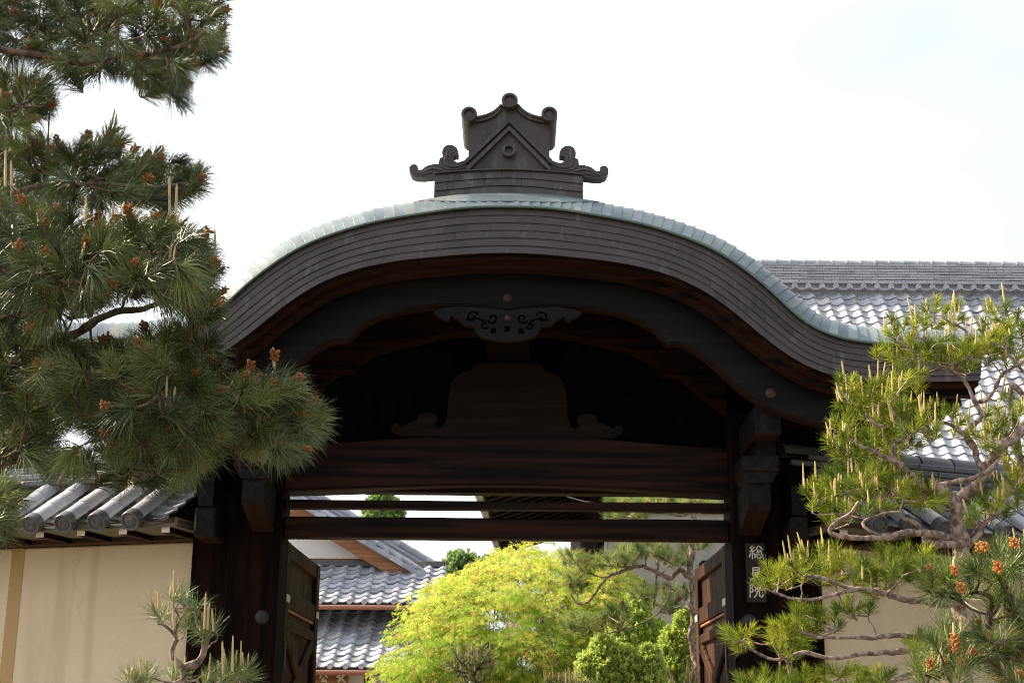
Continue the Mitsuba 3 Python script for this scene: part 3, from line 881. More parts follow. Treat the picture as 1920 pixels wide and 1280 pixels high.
for r in range(7):
    zc_ = zt2 + 0.205 + 0.058 * r
    u0 = x_left + (0.16 if r % 2 else 0.0)
    while u0 < x_left + Lh:
        u1 = u0 + 0.31
        d = 0.085 - 0.006 * r + rg.uniform(-.006, .006)
        part(Hh, 'ridge_tile', bx(u0 + .002, u1 - .002, yt - d, yt + 0.3, zc_, zc_ + 0.043 + rg.uniform(-.003, .004), 0.005), f'tile_{(0, 1, 1)[rg.integers(3)]}')
        u0 = u1
capply = [mikit.ply(cat([half_pipe(0.105, 0.10, 0.29), ]), f'tile_{k}', smooth=50) for k in range(3)]
lipply = mikit.ply(half_pipe(0.118, 0.118, 0.035), 'tile_1', smooth=50)
for k in range(int(Lh / 0.28)):
    M = frame((x_left + 0.28 * k, yt + 0.06, zt2 + 0.60), (0, -1, 0), (1, 0, 0), (0, 0, 1))
    piece(Hh, 'ridge_cap_tile', capply[rg.integers(3)], M)
    kk = list(scene)[-1]
    piece(kk, 'lip', lipply, M)
yb, zb2 = o[1], o[2]
part(Hh, 'wall', bx(x_left, x_left + Lh, yb + 1.6, yb + 1.8, 0, zb2 + 1.3), 'plaster_grey')
part(Hh, 'eave_beam', bx(x_left, x_left + Lh, yb + 0.15, yb + 0.4, zb2 - 0.38, zb2 - 0.10), 'wood_block')

# ------------------------------------------------------------------ residence with gable, seen through the gate on the left
Rs = thing('residence', 'white plastered house with brown gable board and tiered grey tile roofs seen through the gate', 'house')
pit = math.radians(27)


def tier(px_l, px_r, py_eave, Ye, rows, seed):
    e = at(px_l, py_eave, Ye)
    n = int((at(px_r, py_eave, Ye)[0] - e[0]) / 0.265)
    upv = np.array([0, math.cos(pit), math.sin(pit)])
    s_roof(Rs, e, (1, 0, 0), upv, n, rows, 150, lambda x, y: 560 < x < 880 and y > 1040, seed=seed, name='roof_tile' if seed == 31 else 'lower_roof_tile')
    nrm = np.array([0, -math.sin(pit), math.cos(pit)])
    Lr, Ls = n * 0.265, rows * 0.235
    part(Rs, 'roof_bed', box(e + np.array([Lr / 2, 0, 0]) + upv * Ls / 2 - nrm * 0.085, (Lr / 2, Ls / 2 - 0.01, 0.045), np.array([[1, 0, 0], upv, nrm])), 'tile_dark')
    for k in range(n):
        piece(Rs, 'eave_end_tile', endply, frame(e + np.array([0.232 + 0.265 * k, -0.0, 0.012]), (0.9, 0, 0), (0, 0.9, 0), (0, 0, 0.9)))
    g0 = e + np.array([-0.1, -0.06, -0.10])
    part(Rs, 'gutter', tube([g0, g0 + [Lr + 0.2, 0, 0]], 0.042, 10), 'gutter', smooth=50)
    topz = e + upv * Ls
    part(Rs, 'roof_flashing', bx(e[0], e[0] + Lr, topz[1] - 0.06, topz[1] + 0.1, topz[2] - 0.02, topz[2] + 0.09), 'tile_dark')
    return e, topz, Lr


e1, t1, L1 = tier(520, 835, 1127, 16.4, 8, 31)
e2, t2, L2 = tier(505, 845, 1248, 15.3, 11, 32)
part(Rs, 'upper_wall', bx(e1[0] + 0.2, e1[0] + L1 - 0.2, t2[1] + 0.02, t2[1] + 0.2, 0, e1[2] + 0.4), 'plaster_white')
for px_ in (676, 560, 795):
    x = at(px_, 1150, t2[1])[0]
    part(Rs, 'wall_post', bx(x - 0.06, x + 0.06, t2[1] - 0.03, t2[1] + 0.05, 0, e1[2] + 0.3), 'wood_block')
zr = at(700, 1157, t2[1])[2]
part(Rs, 'wall_rail', bx(e1[0] + 0.2, e1[0] + L1 - 0.2, t2[1] - 0.05, t2[1] + 0.02, zr - 0.09, zr + 0.02), 'wood_block')
yw = e2[1] + 0.75
part(Rs, 'lower_wall', bx(e2[0] + 0.2, e2[0] + L2 - 0.2, yw, yw + 0.15, 0, e2[2] + 0.2), 'plaster_white')
for px_ in (688, 590):
    x = at(px_, 1270, yw)[0]
    part(Rs, 'lower_wall_post', bx(x - 0.05, x + 0.05, yw - 0.04, yw + 0.02, 0, e2[2] + 0.15), 'wood_brown')
# gable above
yg = t1[1] + 0.12
a0, a1 = at(613, 1008, yg - 0.45), at(726, 1075, yg - 0.45)
sl = (a1[2] - a0[2]) / (a1[0] - a0[0])
apex_x = a0[0] - 2.0
line = lambda x, off=0.0: a0[2] + sl * (x - a0[0]) + off
x_end = at(776, 1078, yg - 0.45)[0] + 0.05
gl = [(apex_x, line(apex_x)), (x_end, line(x_end)), (x_end, line(x_end, .27)), (apex_x, line(apex_x, .27))]
ml = [(2 * apex_x - x, z) for x, z in gl]
part(Rs, 'gable_board', [prism(Polygon(gl), yg - 0.45, yg - 0.38), prism(Polygon(ml), yg - 0.45, yg - 0.38)], 'wood_brown', label='sunlit brown bargeboard under the tiled verge')
wl = [(x, min(z, line(x, 0.2))) for x, z in ((apex_x, 99),)]
zf = at(640, 1053, yg)[2]
part(Rs, 'gable_wall', prism(Polygon([(apex_x, line(apex_x, .15)), (x_end - .3, line(x_end - .3, .15)), (x_end - .3, zf), (2 * apex_x - x_end + .3, zf), (2 * apex_x - x_end + .3, line(x_end - .3, .15))]).buffer(0), yg, yg + 0.15), 'plaster_white')
part(Rs, 'gable_rail', bx(apex_x - 1.5, at(706, 1050, yg - .05)[0], yg - 0.05, yg - 0.002, zf - 0.03, zf + 0.06), 'wood_brown')
part(Rs, 'gable_base', bx(2 * apex_x - x_end, x_end - 0.1, yg - 0.03, yg + 0.1, t1[2] - 0.1, zf - 0.032), 'wood_block')
for sx in (1, -1):
    d = np.array([math.cos(math.atan(sl)), 0, math.sin(math.atan(sl))])
    nv = np.array([-d[2], 0, d[0]])
    Ls = (x_end + 0.25 - apex_x) / d[0]
    st0 = np.array([apex_x, 0, line(apex_x, .29)])
    mm = box(st0 + d * Ls / 2 + nv * 0.03 + [0, yg + 2.5, 0], (Ls / 2, 3.0, 0.03), np.array([d, [0, 1, 0], nv]))
    fix = (lambda m: m) if sx > 0 else (lambda m: (np.asarray(m[0]) * [-1, 1, 1] + [2 * apex_x, 0, 0], np.asarray(m[1])[:, ::-1]))
    part(Rs, 'gable_roof', fix(mm), 'tile_dark')
    for k in range(int(Ls / 0.28)):
        c = st0 + d * (0.2 + 0.28 * k) + nv * 0.085 + [0, yg - 0.58, 0]
        knob = tube([c + [0, 0, 0], c + [0, 0.30, 0]], [0.068, 0.06], 10)
        lip = box(c + d * 0.0 + np.array([0, 0.04, 0]) - nv * 0.05, (0.15, 0.05, 0.045), np.array([d, [0, 1, 0], nv]), 0.012)
        part(Rs, 'verge_tile', fix(cat([knob, lip])), f'tile_{k % 3}', smooth=40)
    for row, (yo, zo, rd) in enumerate(((yg - 0.26, 0.13, 0.075), (yg + 0.02, 0.13, 0.075), (yg + 0.36, 0.40, 0.085))):
        for k in range(int(Ls / 0.3)):
            p = st0 + d * (0.3 * k) + nv * zo + [0, yo, 0]
            part(Rs, 'roll_tile', fix(tube([p, p + d * 0.296], [rd, rd * 0.93], 10)), f'tile_{(k + row) % 3}', smooth=40)
    for r in range(4):
        part(Rs, 'descending_ridge', fix(box(st0 + d * Ls / 2 + nv * (0.10 + 0.07 * r) + [0, yg + 0.36, 0], (Ls / 2, 0.15 - 0.012 * r, 0.028), np.array([d, [0, 1, 0], nv]))), f'tile_{r % 3}')

SB = thing('shop_board', 'brown wooden signboard with white characters under the eave of the white house', 'sign')
ysb = yw - 0.25
part(SB, 'board', pbox(588, 1257, 653, 1284, ysb, ysb + 0.03, 0.004), 'wood_brown')
part(SB, 'hanger', bx(at(622, 1262, ysb)[0] - .015, at(622, 1262, ysb)[0] + .015, ysb + 0.031, ysb + 0.26, at(622, 1262, ysb)[2] - .03, at(622, 1262, ysb)[2]), 'iron')
part(SB, 'character', glyph([[(.35, .0), (.12, .45)], [(.62, .0), (.9, .4)], [(.5, .4), (.3, .85), (.75, .8)], [(.65, .6), (.85, .95)]], 598, 1262, 17, 17, ysb - .0005, 0.012), 'paint_white')
part(SB, 'character', glyph([[(.3, .0), (.1, .4)], [(.2, .2), (.85, .18), (.3, .9)], [(.25, .35), (.95, .9)], [(.5, .45), (.2, .8)]], 630, 1262, 18, 17, ysb - .0005, 0.012), 'paint_white')

# ------------------------------------------------------------------ hall with dark eaves, seen through the transom
Dk = thing('eaved_hall', 'hall with dark timber eaves and pale tiled verge seen above the maple', 'building')
A0, A1 = at(893, 915, 9.0), at(936, 1035, 14.2)
dirn = (A1 - A0) / np.linalg.norm(A1 - A0)
A0 = A0 - dirn * 1.0
A1 = A1 + dirn * 0.5
inn = np.array([0.955, 0.05, 0.29]); inn /= np.linalg.norm(inn)
nrm = np.cross(dirn, inn); nrm *= np.sign(nrm[2])
Ln = np.linalg.norm(A1 - A0)
Wd = (at(1135, 975, 9.3)[0] - A0[0]) * 1.0
mid = (A0 + A1) / 2
ax = np.array([dirn, np.cross(nrm, dirn), nrm])
inn = ax[1] * np.sign(ax[1][0])
part(Dk, 'soffit', box(mid + inn * Wd / 2 + nrm * 0.10, (Ln / 2, Wd / 2, 0.02), np.array([dirn, inn, np.cross(dirn, inn)])), 'wood_across')
for k in range(int(Ln / 0.30)):
    part(Dk, 'rafter', box(A0 + dirn * (0.1 + 0.30 * k) + inn * (Wd / 2 + 0.03) + nrm * 0.035, (0.045, Wd / 2 - 0.05, 0.055), np.array([dirn, inn, np.cross(dirn, inn)])), 'wood_along')
part(Dk, 'roof', box(mid + inn * Wd / 2 + nrm * 0.22, (Ln / 2, Wd / 2, 0.09), np.array([dirn, inn, np.cross(dirn, inn)])), 'tile_dark')
for k in range(int(Ln / 0.21)):
    c = A0 + dirn * (0.1 + 0.21 * k)
    part(Dk, 'verge_tile', [box(c + nrm * 0.06, (0.10, 0.055, 0.075), np.array([dirn, inn, np.cross(dirn, inn)]), 0.02), tube([c + nrm * 0.16 - inn * 0.05, c + nrm * 0.17 + inn * 0.2], 0.06, 9)], f'tile_{k % 3}', smooth=35)
xw = A0[0] + Wd
yf = 9.6
xw = at(1138, 975, yf)[0]
part(Dk, 'side_wall', bx(xw - 0.14, xw - 0.005, yf + 0.01, A1[1] + 4, 0, A0[2] + 1.2), 'wood_upright')
w1 = at(1480, 1000, yf)[0]
zt4 = at(1200, 890, yf)[2]
part(Dk, 'front_wall', bx(xw, w1, yf, yf + 0.15, 0, zt4), 'plaster_grey', label='plain grey plastered front wall')
part(Dk, 'wall_band', bx(xw, w1, yf - 0.04, yf - 0.002, at(1200, 962, yf)[2], at(1200, 952, yf)[2]), 'wood_block')
w2 = at(1316, 1060, yf - .3)
part(Dk, 'window_hood', bx(w2[0], w2[0] + 0.6, yf - 0.3, yf - 0.002, w2[2], w2[2] + 0.07), 'wood_block')
part(Dk, 'front_roof', bx(xw - .05, w1 + .2, yf - 0.5, yf + 3, zt4 + 0.002, zt4 + 0.12), 'tile_0')
pp = at(1135, 960, yf - 0.06)
part(Dk, 'downpipe', tube([(pp[0], pp[1], 0), (pp[0], pp[1], pp[2] + 0.3)], 0.019, 10), 'pipe', smooth=60)
OC = thing('overhead_cable', 'thin pale cable running to the downpipe under the dark eaves', 'cable')
q0, q1 = at(1052, 926, yf - .3), at(1135, 943, yf - 0.08)
scene[OC] = mikit.ply(tube([q0 + (q1 - q0) * t - np.array([0, 0, 0.03 * math.sin(math.pi * t)]) for t in np.linspace(-0.6, 1, 14)], 0.008, 6), 'pipe')

# ------------------------------------------------------------------ plants
def unit(a):
    return a / (np.linalg.norm(a, axis=-1, keepdims=True) + 1e-12)


def needles(tips, dirs, rg, L, n, r, c_dark, c_light, spread=(18, 78), stem=0.05, droop=0.15, segs=2):
    """Needle brushes: at each tip a brush of n needles round the shoot's direction. Returns (vertices, faces, colours)."""
    tips, dirs = np.asarray(tips, float), unit(np.asarray(dirs, float))
    K = len(tips)
    N = K * n
    D = np.repeat(dirs, n, 0)
    ref = np.where(np.abs(D[:, 2:3]) < 0.9, [[0, 0, 1.0]], [[1.0, 0, 0]])
    x = unit(np.cross(ref, D)); y = np.cross(D, x)
    s = rg.random(N) ** 0.8
    th = np.radians(spread[0] + (spread[1] - spread[0]) * (1 - s) * 0.75 + rg.normal(0, 10, N))
    ph = rg.random(N) * 2 * np.pi
    nd = unit(D * np.cos(th)[:, None] + (x * np.cos(ph)[:, None] + y * np.sin(ph)[:, None]) * np.sin(th)[:, None])
    base = np.repeat(tips, n, 0) + D * ((s - 1) * stem)[:, None]
    ln = np.repeat(L * rg.uniform(0.75, 1.15, K), n) * rg.uniform(0.72, 1.08, N)
    mid = base + nd * (ln * 0.5)[:, None] + rg.normal(0, 0.035, (N, 3)) * ln[:, None]
    tip = base + nd * ln[:, None] + np.array([0, 0, -1.0]) * (ln * droop * rg.uniform(0.2, 1.2, N))[:, None] + rg.normal(0, 0.03, (N, 3)) * ln[:, None]
    a = unit(np.cross(nd, unit(rg.normal(size=(N, 3))))); b = np.cross(nd, a)
    ang = np.arange(3) * 2 * np.pi / 3
    ringv = a[:, None] * np.cos(ang)[None, :, None] + b[:, None] * np.sin(ang)[None, :, None]
    V = np.concatenate([base[:, None] + ringv * r * 0.9, mid[:, None] + ringv * r, tip[:, None]], 1)
    F = []
    for i in range(3):
        j = (i + 1) % 3
        F += [(i, j, 3 + j), (i, 3 + j, 3 + i), (3 + i, 3 + j, 6)]
    F = (np.arange(N)[:, None, None] * 7 + np.array(F)[None]).reshape(-1, 3)
    w = np.clip(np.repeat(rg.normal(0.45, 0.28, K), n) + rg.normal(0, 0.2, N), 0, 1)[:, None]
    col = np.asarray(c_dark) * (1 - w) + np.asarray(c_light) * w
    old = rg.random(N) < 0.035
    col[old] = (0.20, 0.10, 0.04)
    return V.reshape(-1, 3), F, np.repeat(col, 7, 0)


def rough_branch(pts, r0, r1, n, seed, sides=9, amp=0.25):
    P = smooth_path(pts, n)
    rr_ = np.linspace(r0, r1, n)
    off = np.stack([nfbm(P * 7 + seed * 3.1 + 11 * k, 3) - 0.5 for k in range(3)], 1)
    off[0] = 0; off[-1] = 0
    P = P + off * (rr_ * 2.6 + 0.012)[:, None]
    knots = 1 + 0.28 * np.clip(nnoise(P * 16 + seed) - 0.62, 0, 1) * 2.6
    v, f = tube(P, rr_ * knots, sides)
    c = np.vstack([np.repeat(P, sides, 0), P[0], P[-1]])
    k = (nfbm(v * 34 + seed, 3) - 0.5) * 2.6 * amp + (nfbm(v * 9 + seed, 2) - 0.5) * amp * 1.6
    return c + (v - c) * (1 + k)[:, None], f


def pollen_cones(p, d, rg, size, n):
    """A cluster of small pollen cones round the foot of a young shoot."""
    d = unit(d); ref = np.array([0, 0, 1.0]) if abs(d[2]) < 0.9 else np.array([1.0, 0, 0])
    x = unit(np.cross(ref, d)); y = np.cross(d, x)
    base = trimesh.creation.icosahedron()
    bv, bf = base.vertices / np.linalg.norm(base.vertices[0]), base.faces
    ms = []
    for i in range(n):
        t = i / n; a = i * 2.4
        o = unit(x * math.cos(a) + y * math.sin(a) + d * 0.55)
        c = p + d * size * (t * 1.0 - 0.3) + o * size * 0.30
        s1 = size * rg.uniform(0.13, 0.18)
        e1 = unit(np.cross(o, [0.3, 0.2, 0.9])); e2 = np.cross(o, e1)
        ms.append((c + bv[:, :1] * e1 * s1 + bv[:, 1:2] * e2 * s1 + bv[:, 2:] * o * s1 * 1.9, bf))
    return cat(ms)


def candle(p, d, L, r):
    d = unit(d)
    t = np.array([0, 0.35, 0.8, 0.95, 1.0])
    return tube(p + np.outer(t * L, d), r * np.array([0.9, 1.0, 0.8, 0.55, 0.12]), 6)


def pad_points(pads, rg, gap, airy=0.0):
    """Poisson-like shoot tips inside polygons or ellipses of the photograph's pixels; returns (x, y, pad index)."""
    out = []
    for i, pd in enumerate(pads):
        if len(pd) == 4 and not hasattr(pd[0], '__len__'):
            cx, cy, rx, ry = pd
            poly = Polygon([(cx + rx * math.cos(a), cy + ry * math.sin(a)) for a in np.linspace(0, 2 * np.pi, 20)[:-1]])
        else: poly = Polygon(pd)
        x0, y0, x1, y1 = poly.bounds
        pts = []
        for _ in range(int(60 * poly.area / gap ** 2) + 30):
            q = (rg.uniform(x0, x1), rg.uniform(y0, y1))
            if airy and nnoise(np.array([q[0] / 38, q[1] / 26, 1.7 + i])) < airy: continue
            if poly.contains(Point(q)) and all((q[0] - a) ** 2 + (q[1] - b) ** 2 > (gap * 0.72) ** 2 for a, b in pts): pts.append(q)
        out += [(a, b, i, poly.centroid.x, poly.centroid.y) for a, b in pts]
    return out


def pine(label, Y, pads, limbs, rg_seed, L, n, r, gap, cd, cl, bark_mat, depth=0.3, cone_p=0.0, candle_p=0.0, candle_L=0.1, cone_size=0.04, cone_mat='cone_orange', candle_mat='candle',
         up=0.5, needle_mat='needle', droop=0.15, twig=0.006, spread=(18, 80), extra_cones=(), extra_candles=(), layers=1, depth_off=None, out=0.9, thick=1.0, airy=0.0, cone_out=0.9):
    rg = np.random.default_rng(rg_seed)
    P_ = thing('pine_tree', label, 'tree')
    ctrl = []
    for li, (pts, r0, r1) in enumerate(limbs):
        W = np.array([at(q[0], q[1], Y + (q[2] if len(q) > 2 else 0)) if not isinstance(q, np.ndarray) else q for q in pts])
        nn = max(14, 10 * len(pts))
        part(P_, 'trunk' if li == 0 else 'branch', rough_branch(W, r0 * thick, r1 * thick, nn, rg_seed + li), bark_mat, smooth=60)
        ctrl.append(smooth_path(W, 30))
    allc = np.vstack(ctrl)
    tips, dirs = [], []
    twigs = []
    for lay in range(layers):
        for (a, b, i, cx, cy) in pad_points(pads, rg, gap, airy):
            p = at(a, b, Y + (depth_off[i] if depth_off else 0) + rg.normal(0, depth))
            d2 = RIGHT * (a - cx) - UP * (b - cy)
            d2 = d2 / (np.linalg.norm(d2) + 25)
            d = unit(d2 * out + np.array([0, 0, up]) + rg.normal(0, 0.38, 3) + np.array([0, -0.15, 0]))
            tips.append(p); dirs.append(d)
    tips, dirs = np.array(tips), np.array(dirs)
    # twigs join the shoots to the branches: each to the nearest point of a branch or of a shoot already joined
    order = np.argsort([np.min(np.linalg.norm(allc - t, axis=1)) for t in tips])
    pool = allc.copy()
    for k in order:
        t, d = tips[k], dirs[k]
        foot = t - d * 0.05
        j = np.argmin(np.linalg.norm(pool - (foot - d * 0.05), axis=1))
        q = pool[j]
        ln = np.linalg.norm(q - foot)
        m = (q + foot) / 2 + np.array([0, 0, -0.03 * ln]) + rg.normal(0, 0.03, 3) * ln
        m2 = foot * 0.75 + m * 0.25 - d * 0.01
        W = np.array([q, q * .5 + m * .5, m, m * .5 + m2 * .5, m2, foot * .5 + m2 * .5, foot, (foot + t) / 2, t])
        twigs.append(tube(W, np.linspace(twig * 1.25, twig * 0.55, 9), 5))
        pool = np.vstack([pool, W[3:7]])
    part(P_, 'twigs', twigs, bark_mat, smooth=60, kind='stuff')
    V, F, C = needles(tips, dirs, rg, L, n, r, cd, cl, droop=droop, spread=spread)
    part(P_, 'needles', (V, F), needle_mat, kind='stuff', color=C)
    nc = nk = 0
    for t, d in zip(tips, dirs):
        x, y, _ = project(t)
        if not (-20 < x < 1940 and -20 < y < 1300): continue
        d = unit(d + np.array([0, 0, 0.5]))
        if rg.random() < cone_p and nc < 290:
            part(P_, 'pollen_cones', pollen_cones(t + d * cone_size * cone_out, d, rg, cone_size * rg.uniform(0.7, 1.3), int(rg.integers(9, 18))), cone_mat, smooth=True); nc += 1
        if rg.random() < candle_p and nk < 290:
            for _ in range(rg.integers(1, 4)):
                if nk >= 290: break
                dd = unit(np.array([0, 0, 1.0]) + d * 0.25 + rg.normal(0, 0.10, 3))
                part(P_, 'candle', candle(t + rg.normal(0, 0.012, 3), dd, candle_L * rg.uniform(0.45, 1.2), 0.0042 * candle_L / 0.09 * rg.uniform(.8, 1.1)), candle_mat, smooth=50); nk += 1
    for x, y in extra_cones:
        part(P_, 'pollen_cones', pollen_cones(at(x, y, Y - 0.16), np.array([0, 0, 1.0]), rg, cone_size * rg.uniform(.9, 1.3), 16), cone_mat, smooth=True)
    for x, y, h in extra_candles:
        p = at(x, y, Y - 0.16); q = at(x + rg.normal(0, 2), y - h, Y - 0.16)
        part(P_, 'candle', candle(p, q - p, np.linalg.norm(q - p), 0.0055), candle_mat, smooth=50)
    return P_


DG, LG = (0.030, 0.058, 0.020), (0.20, 0.245, 0.075)
YP = -4.6
pads = [[(0, -40), (395, -40), (412, 70), (400, 110), (345, 140), (335, 190), (280, 175), (230, 130), (150, 165), (110, 120), (0, 95), (-60, 60)],
        [(-40, 140), (60, 150), (100, 180), (95, 215), (40, 235), (-40, 230)],
        [(-40, 262), (60, 262), (140, 285), (205, 250), (240, 290), (330, 300), (372, 325), (365, 370), (280, 385), (200, 370), (100, 390), (-40, 370)],
        [(-60, 350), (60, 395), (160, 420), (230, 430), (300, 405), (350, 430), (400, 510), (425, 545), (390, 600), (330, 575), (250, 540), (110, 590), (-60, 620)],
        [(60, 650), (200, 650), (290, 630), (390, 625), (420, 690), (500, 690), (560, 730), (595, 785), (575, 840), (500, 850), (430, 830), (370, 870), (290, 860), (200, 830), (120, 750)],
        [(-40, 730), (50, 740), (110, 790), (90, 860), (-40, 870)],
        [(-60, 910), (15, 905), (35, 950), (15, 1000), (-60, 1000)],
        [(100, 850), (250, 845), (330, 870), (330, 905), (200, 900), (110, 880)],
        [(-60, 590), (60, 620), (150, 650), (120, 760), (40, 770), (-60, 740)]]
TR = at(-330, 600, YP + 0.3)
trunk = [np.array([TR[0] - 0.15, TR[1], -0.1]), np.array([TR[0], TR[1] + .1, 1.5]), np.array([TR[0] + 0.12, TR[1], 3.2]), np.array([TR[0] + 0.02, TR[1] - 0.05, 5.2])]
tk = lambda z: np.array([TR[0] + 0.05, TR[1], z])
limbs = [(trunk, 0.17, 0.08),
         ([tk(3.9), (-120, 60, .1), (0, 95), (90, 108), (160, 118), (250, 104), (330, 88), (385, 60)], 0.035, 0.010),
         ([tk(3.0), (-100, 730, .2), (0, 690, .1), (110, 640), (200, 592), (280, 570), (370, 535), (420, 500)], 0.055, 0.010),
         ([tk(3.4), (-90, 400, .2), (40, 360, .1), (160, 345), (270, 350), (350, 345)], 0.03, 0.008),
         ([tk(2.8), (-60, 800, .2), (60, 730, .1), (180, 725), (320, 740), (440, 760), (540, 770)], 0.04, 0.009),
         ([tk(3.1), (-80, 520, .2), (50, 500), (180, 500), (300, 470)], 0.028, 0.008),
         ([tk(2.6), (-60, 900, .2), (60, 860), (200, 875), (310, 885)], 0.022, 0.006),
         ([tk(3.7), (-80, 215, .2), (30, 200), (80, 200)], 0.02, 0.006)]
pine('old pine with long dark needles and orange cones reaching in from the left edge', YP, pads, limbs, 101, 0.115, 140, 0.0012, 26, DG, LG, 'bark_dark', depth=0.22, cone_p=0.62, candle_p=0.05,
     candle_L=0.11, thick=0.62, airy=0.30, cone_out=1.4, cone_size=0.030, up=0.25, droop=0.22, depth_off=[.35, .3, 0.35, -.35, -.1, .2, 0, .1, 0], twig=0.0042,
     extra_candles=[(22, 370, 70), (10, 350, 70), (160, 420, 55), (205, 470, 80), (212, 440, 60), (318, 405, 75), (330, 400, 55), (403, 520, 92), (393, 530, 60), (514, 690, 40), (466, 700, 28)],
     extra_cones=[(58, 395), (95, 410), (205, 465), (255, 490), (325, 415), (375, 530), (60, 550), (320, 420), (515, 672), (470, 690), (490, 715), (550, 725), (415, 748), (430, 780), (470, 770), (300, 755), (360, 740)])

DG2, LG2 = (0.13, 0.23, 0.035), (0.50, 0.54, 0.08)
YQ = -2.6
padsR = [(1690, 620, 30, 28), (1765, 592, 50, 24), (1730, 655, 90, 22), (1800, 662, 70, 28), (1880, 597, 40, 24), (1895, 645, 40, 34), (1858, 640, 40, 24),
         (1628, 745, 62, 36), (1590, 725, 18, 22), (1660, 762, 50, 30), (1700, 705, 40, 22), (1700, 785, 36, 22), (1602, 832, 55, 32), (1580, 800, 22, 18), (1645, 835, 50, 26), (1705, 815, 36, 22), (1765, 785, 44, 26),
         (1532, 925, 32, 26), (1568, 925, 46, 28), (1605, 895, 56, 30), (1655, 895, 56, 28), (1700, 925, 46, 26), (1622, 945, 56, 22), (1572, 962, 26, 18), (1745, 925, 36, 22),
         (1830, 955, 50, 22), (1885, 930, 46, 32), (1905, 860, 26, 34), (1885, 780, 34, 42), (1852, 822, 34, 24),
         (1490, 1065, 36, 20), (1540, 1052, 56, 26), (1585, 1070, 56, 26), (1452, 1082, 34, 20), (1660, 1062, 50, 30), (1702, 1052, 44, 30), (1742, 1075, 34, 30), (1642, 1092, 36, 18),
         (1385, 1192, 36, 20), (1480, 1185, 44, 26), (1512, 1155, 32, 24), (1545, 1162, 46, 18), (1600, 1135, 34, 14), (1482, 1215, 34, 14), (1722, 1202, 36, 14),
         (1440, 1272, 52, 16), (1500, 1272, 36, 14), (1580, 1268, 46, 18), (1640, 1268, 46, 14)]
gy = at(1830, 1300, YQ)
limbsR = [([np.array([gy[0] + .05, YQ + .05, -0.1]), (1822, 1300, 0), (1808, 1150, 0), (1801, 1044), (1797, 990), (1789, 951), (1772, 925), (1758, 912)], 0.10, 0.055),
          ([(1793, 960), (1815, 930), (1838, 905), (1850, 880), (1870, 845, -.1), (1900, 815, -.1), (1940, 770, 0)], 0.055, 0.035),
          ([(1785, 945), (1760, 930), (1742, 923), (1711, 892, -.05), (1680, 865, -.1), (1637, 849, -.1), (1610, 835, -.1)], 0.038, 0.012),
          ([(1690, 870, -.1), (1672, 850, -.1), (1684, 829, -.1), (1695, 816, -.1), (1668, 802, -.1), (1644, 794, -.1), (1625, 775, -.1)], 0.024, 0.010),
          ([(1745, 920), (1789, 904, -.05), (1830, 895, -.1), (1875, 853, -.1)], 0.024, 0.014),
          ([(1850, 880), (1832, 845), (1826, 830), (1808, 814), (1790, 800), (1773, 794), (1750, 790)], 0.030, 0.009),
          ([(1826, 840), (1822, 800), (1840, 779), (1832, 755), (1816, 724), (1800, 705), (1781, 695), (1760, 690)], 0.028, 0.010),
          ([(1836, 750), (1863, 728), (1875, 708), (1906, 685), (1930, 670)], 0.018, 0.011),
          ([(1785, 700), (1800, 670), (1808, 644), (1812, 622), (1790, 606), (1769, 593)], 0.017, 0.008),
          ([(1925, 700), (1902, 658), (1890, 630), (1863, 618)], 0.014, 0.006), ([(1880, 622), (1890, 595), (1885, 580)], 0.009, 0.005),
          ([(1875, 905, .05), (1900, 770, .05), (1900, 720, .05), (1930, 760, .05)], 0.03, 0.02),
          ([(1795, 1009), (1734, 1001, -.15), (1656, 1005, -.25), (1578, 1001, -.3), (1558, 993, -.3), (1575, 975, -.3), (1594, 962, -.3), (1610, 940, -.3)], 0.036, 0.012),
          ([(1650, 1003, -.25), (1620, 985, -.25), (1650, 965, -.2), (1690, 960, -.2)], 0.014, 0.007),
          ([(1795, 1025), (1762, 1022, -.1), (1742, 1014, -.1), (1725, 985, -.1), (1700, 975, -.1), (1690, 965, -.1)], 0.038, 0.016),
          ([(1805, 1030), (1835, 1000), (1845, 985), (1880, 960)], 0.026, 0.012),
          ([(1808, 1130), (1787, 1133, -.1), (1713, 1127, -.2), (1647, 1110, -.3), (1600, 1103, -.3), (1547, 1087, -.3), (1510, 1080, -.3)], 0.038, 0.010),
          ([(1610, 1105, -.3), (1547, 1122, -.3), (1497, 1125, -.3), (1453, 1112, -.3), (1425, 1100, -.3)], 0.016, 0.008),
          ([(1810, 1200), (1747, 1193, -.1), (1640, 1193, -.25), (1590, 1195, -.3), (1533, 1193, -.3), (1500, 1180, -.3)], 0.028, 0.009),
          ([(1540, 1190, -.3), (1580, 1173, -.3), (1600, 1147, -.3)], 0.010, 0.005),
          ([(1812, 1230), (1730, 1217, -.1), (1647, 1223, -.25), (1590, 1232, -.3), (1540, 1233, -.3), (1510, 1223, -.3), (1470, 1235, -.3), (1427, 1227, -.3), (1393, 1200, -.3)], 0.030, 0.008),
          ([(1735, 1218, -.1), (1720, 1250, -.1), (1680, 1273, -.2), (1640, 1285, -.2)], 0.022, 0.014),
          ([(1710, 1258, -.15), (1600, 1290, -.25), (1500, 1285, -.3), (1440, 1280, -.3)], 0.014, 0.008)]
pine('twisted garden pine with yellow green needles standing before the right boundary wall', YQ, padsR, limbsR, 202, 0.080, 80, 0.0011, 26, DG2, LG2, 'bark_pale', depth=0.12, cone_p=0.0, candle_p=0.50, candle_L=0.105,
     up=0.75, droop=0.05, twig=0.0034, thick=0.60, airy=0.22, needle_mat='needle_soft', candle_mat='candle_yellow', depth_off=[.03] * 30 + [-.17] * 19)

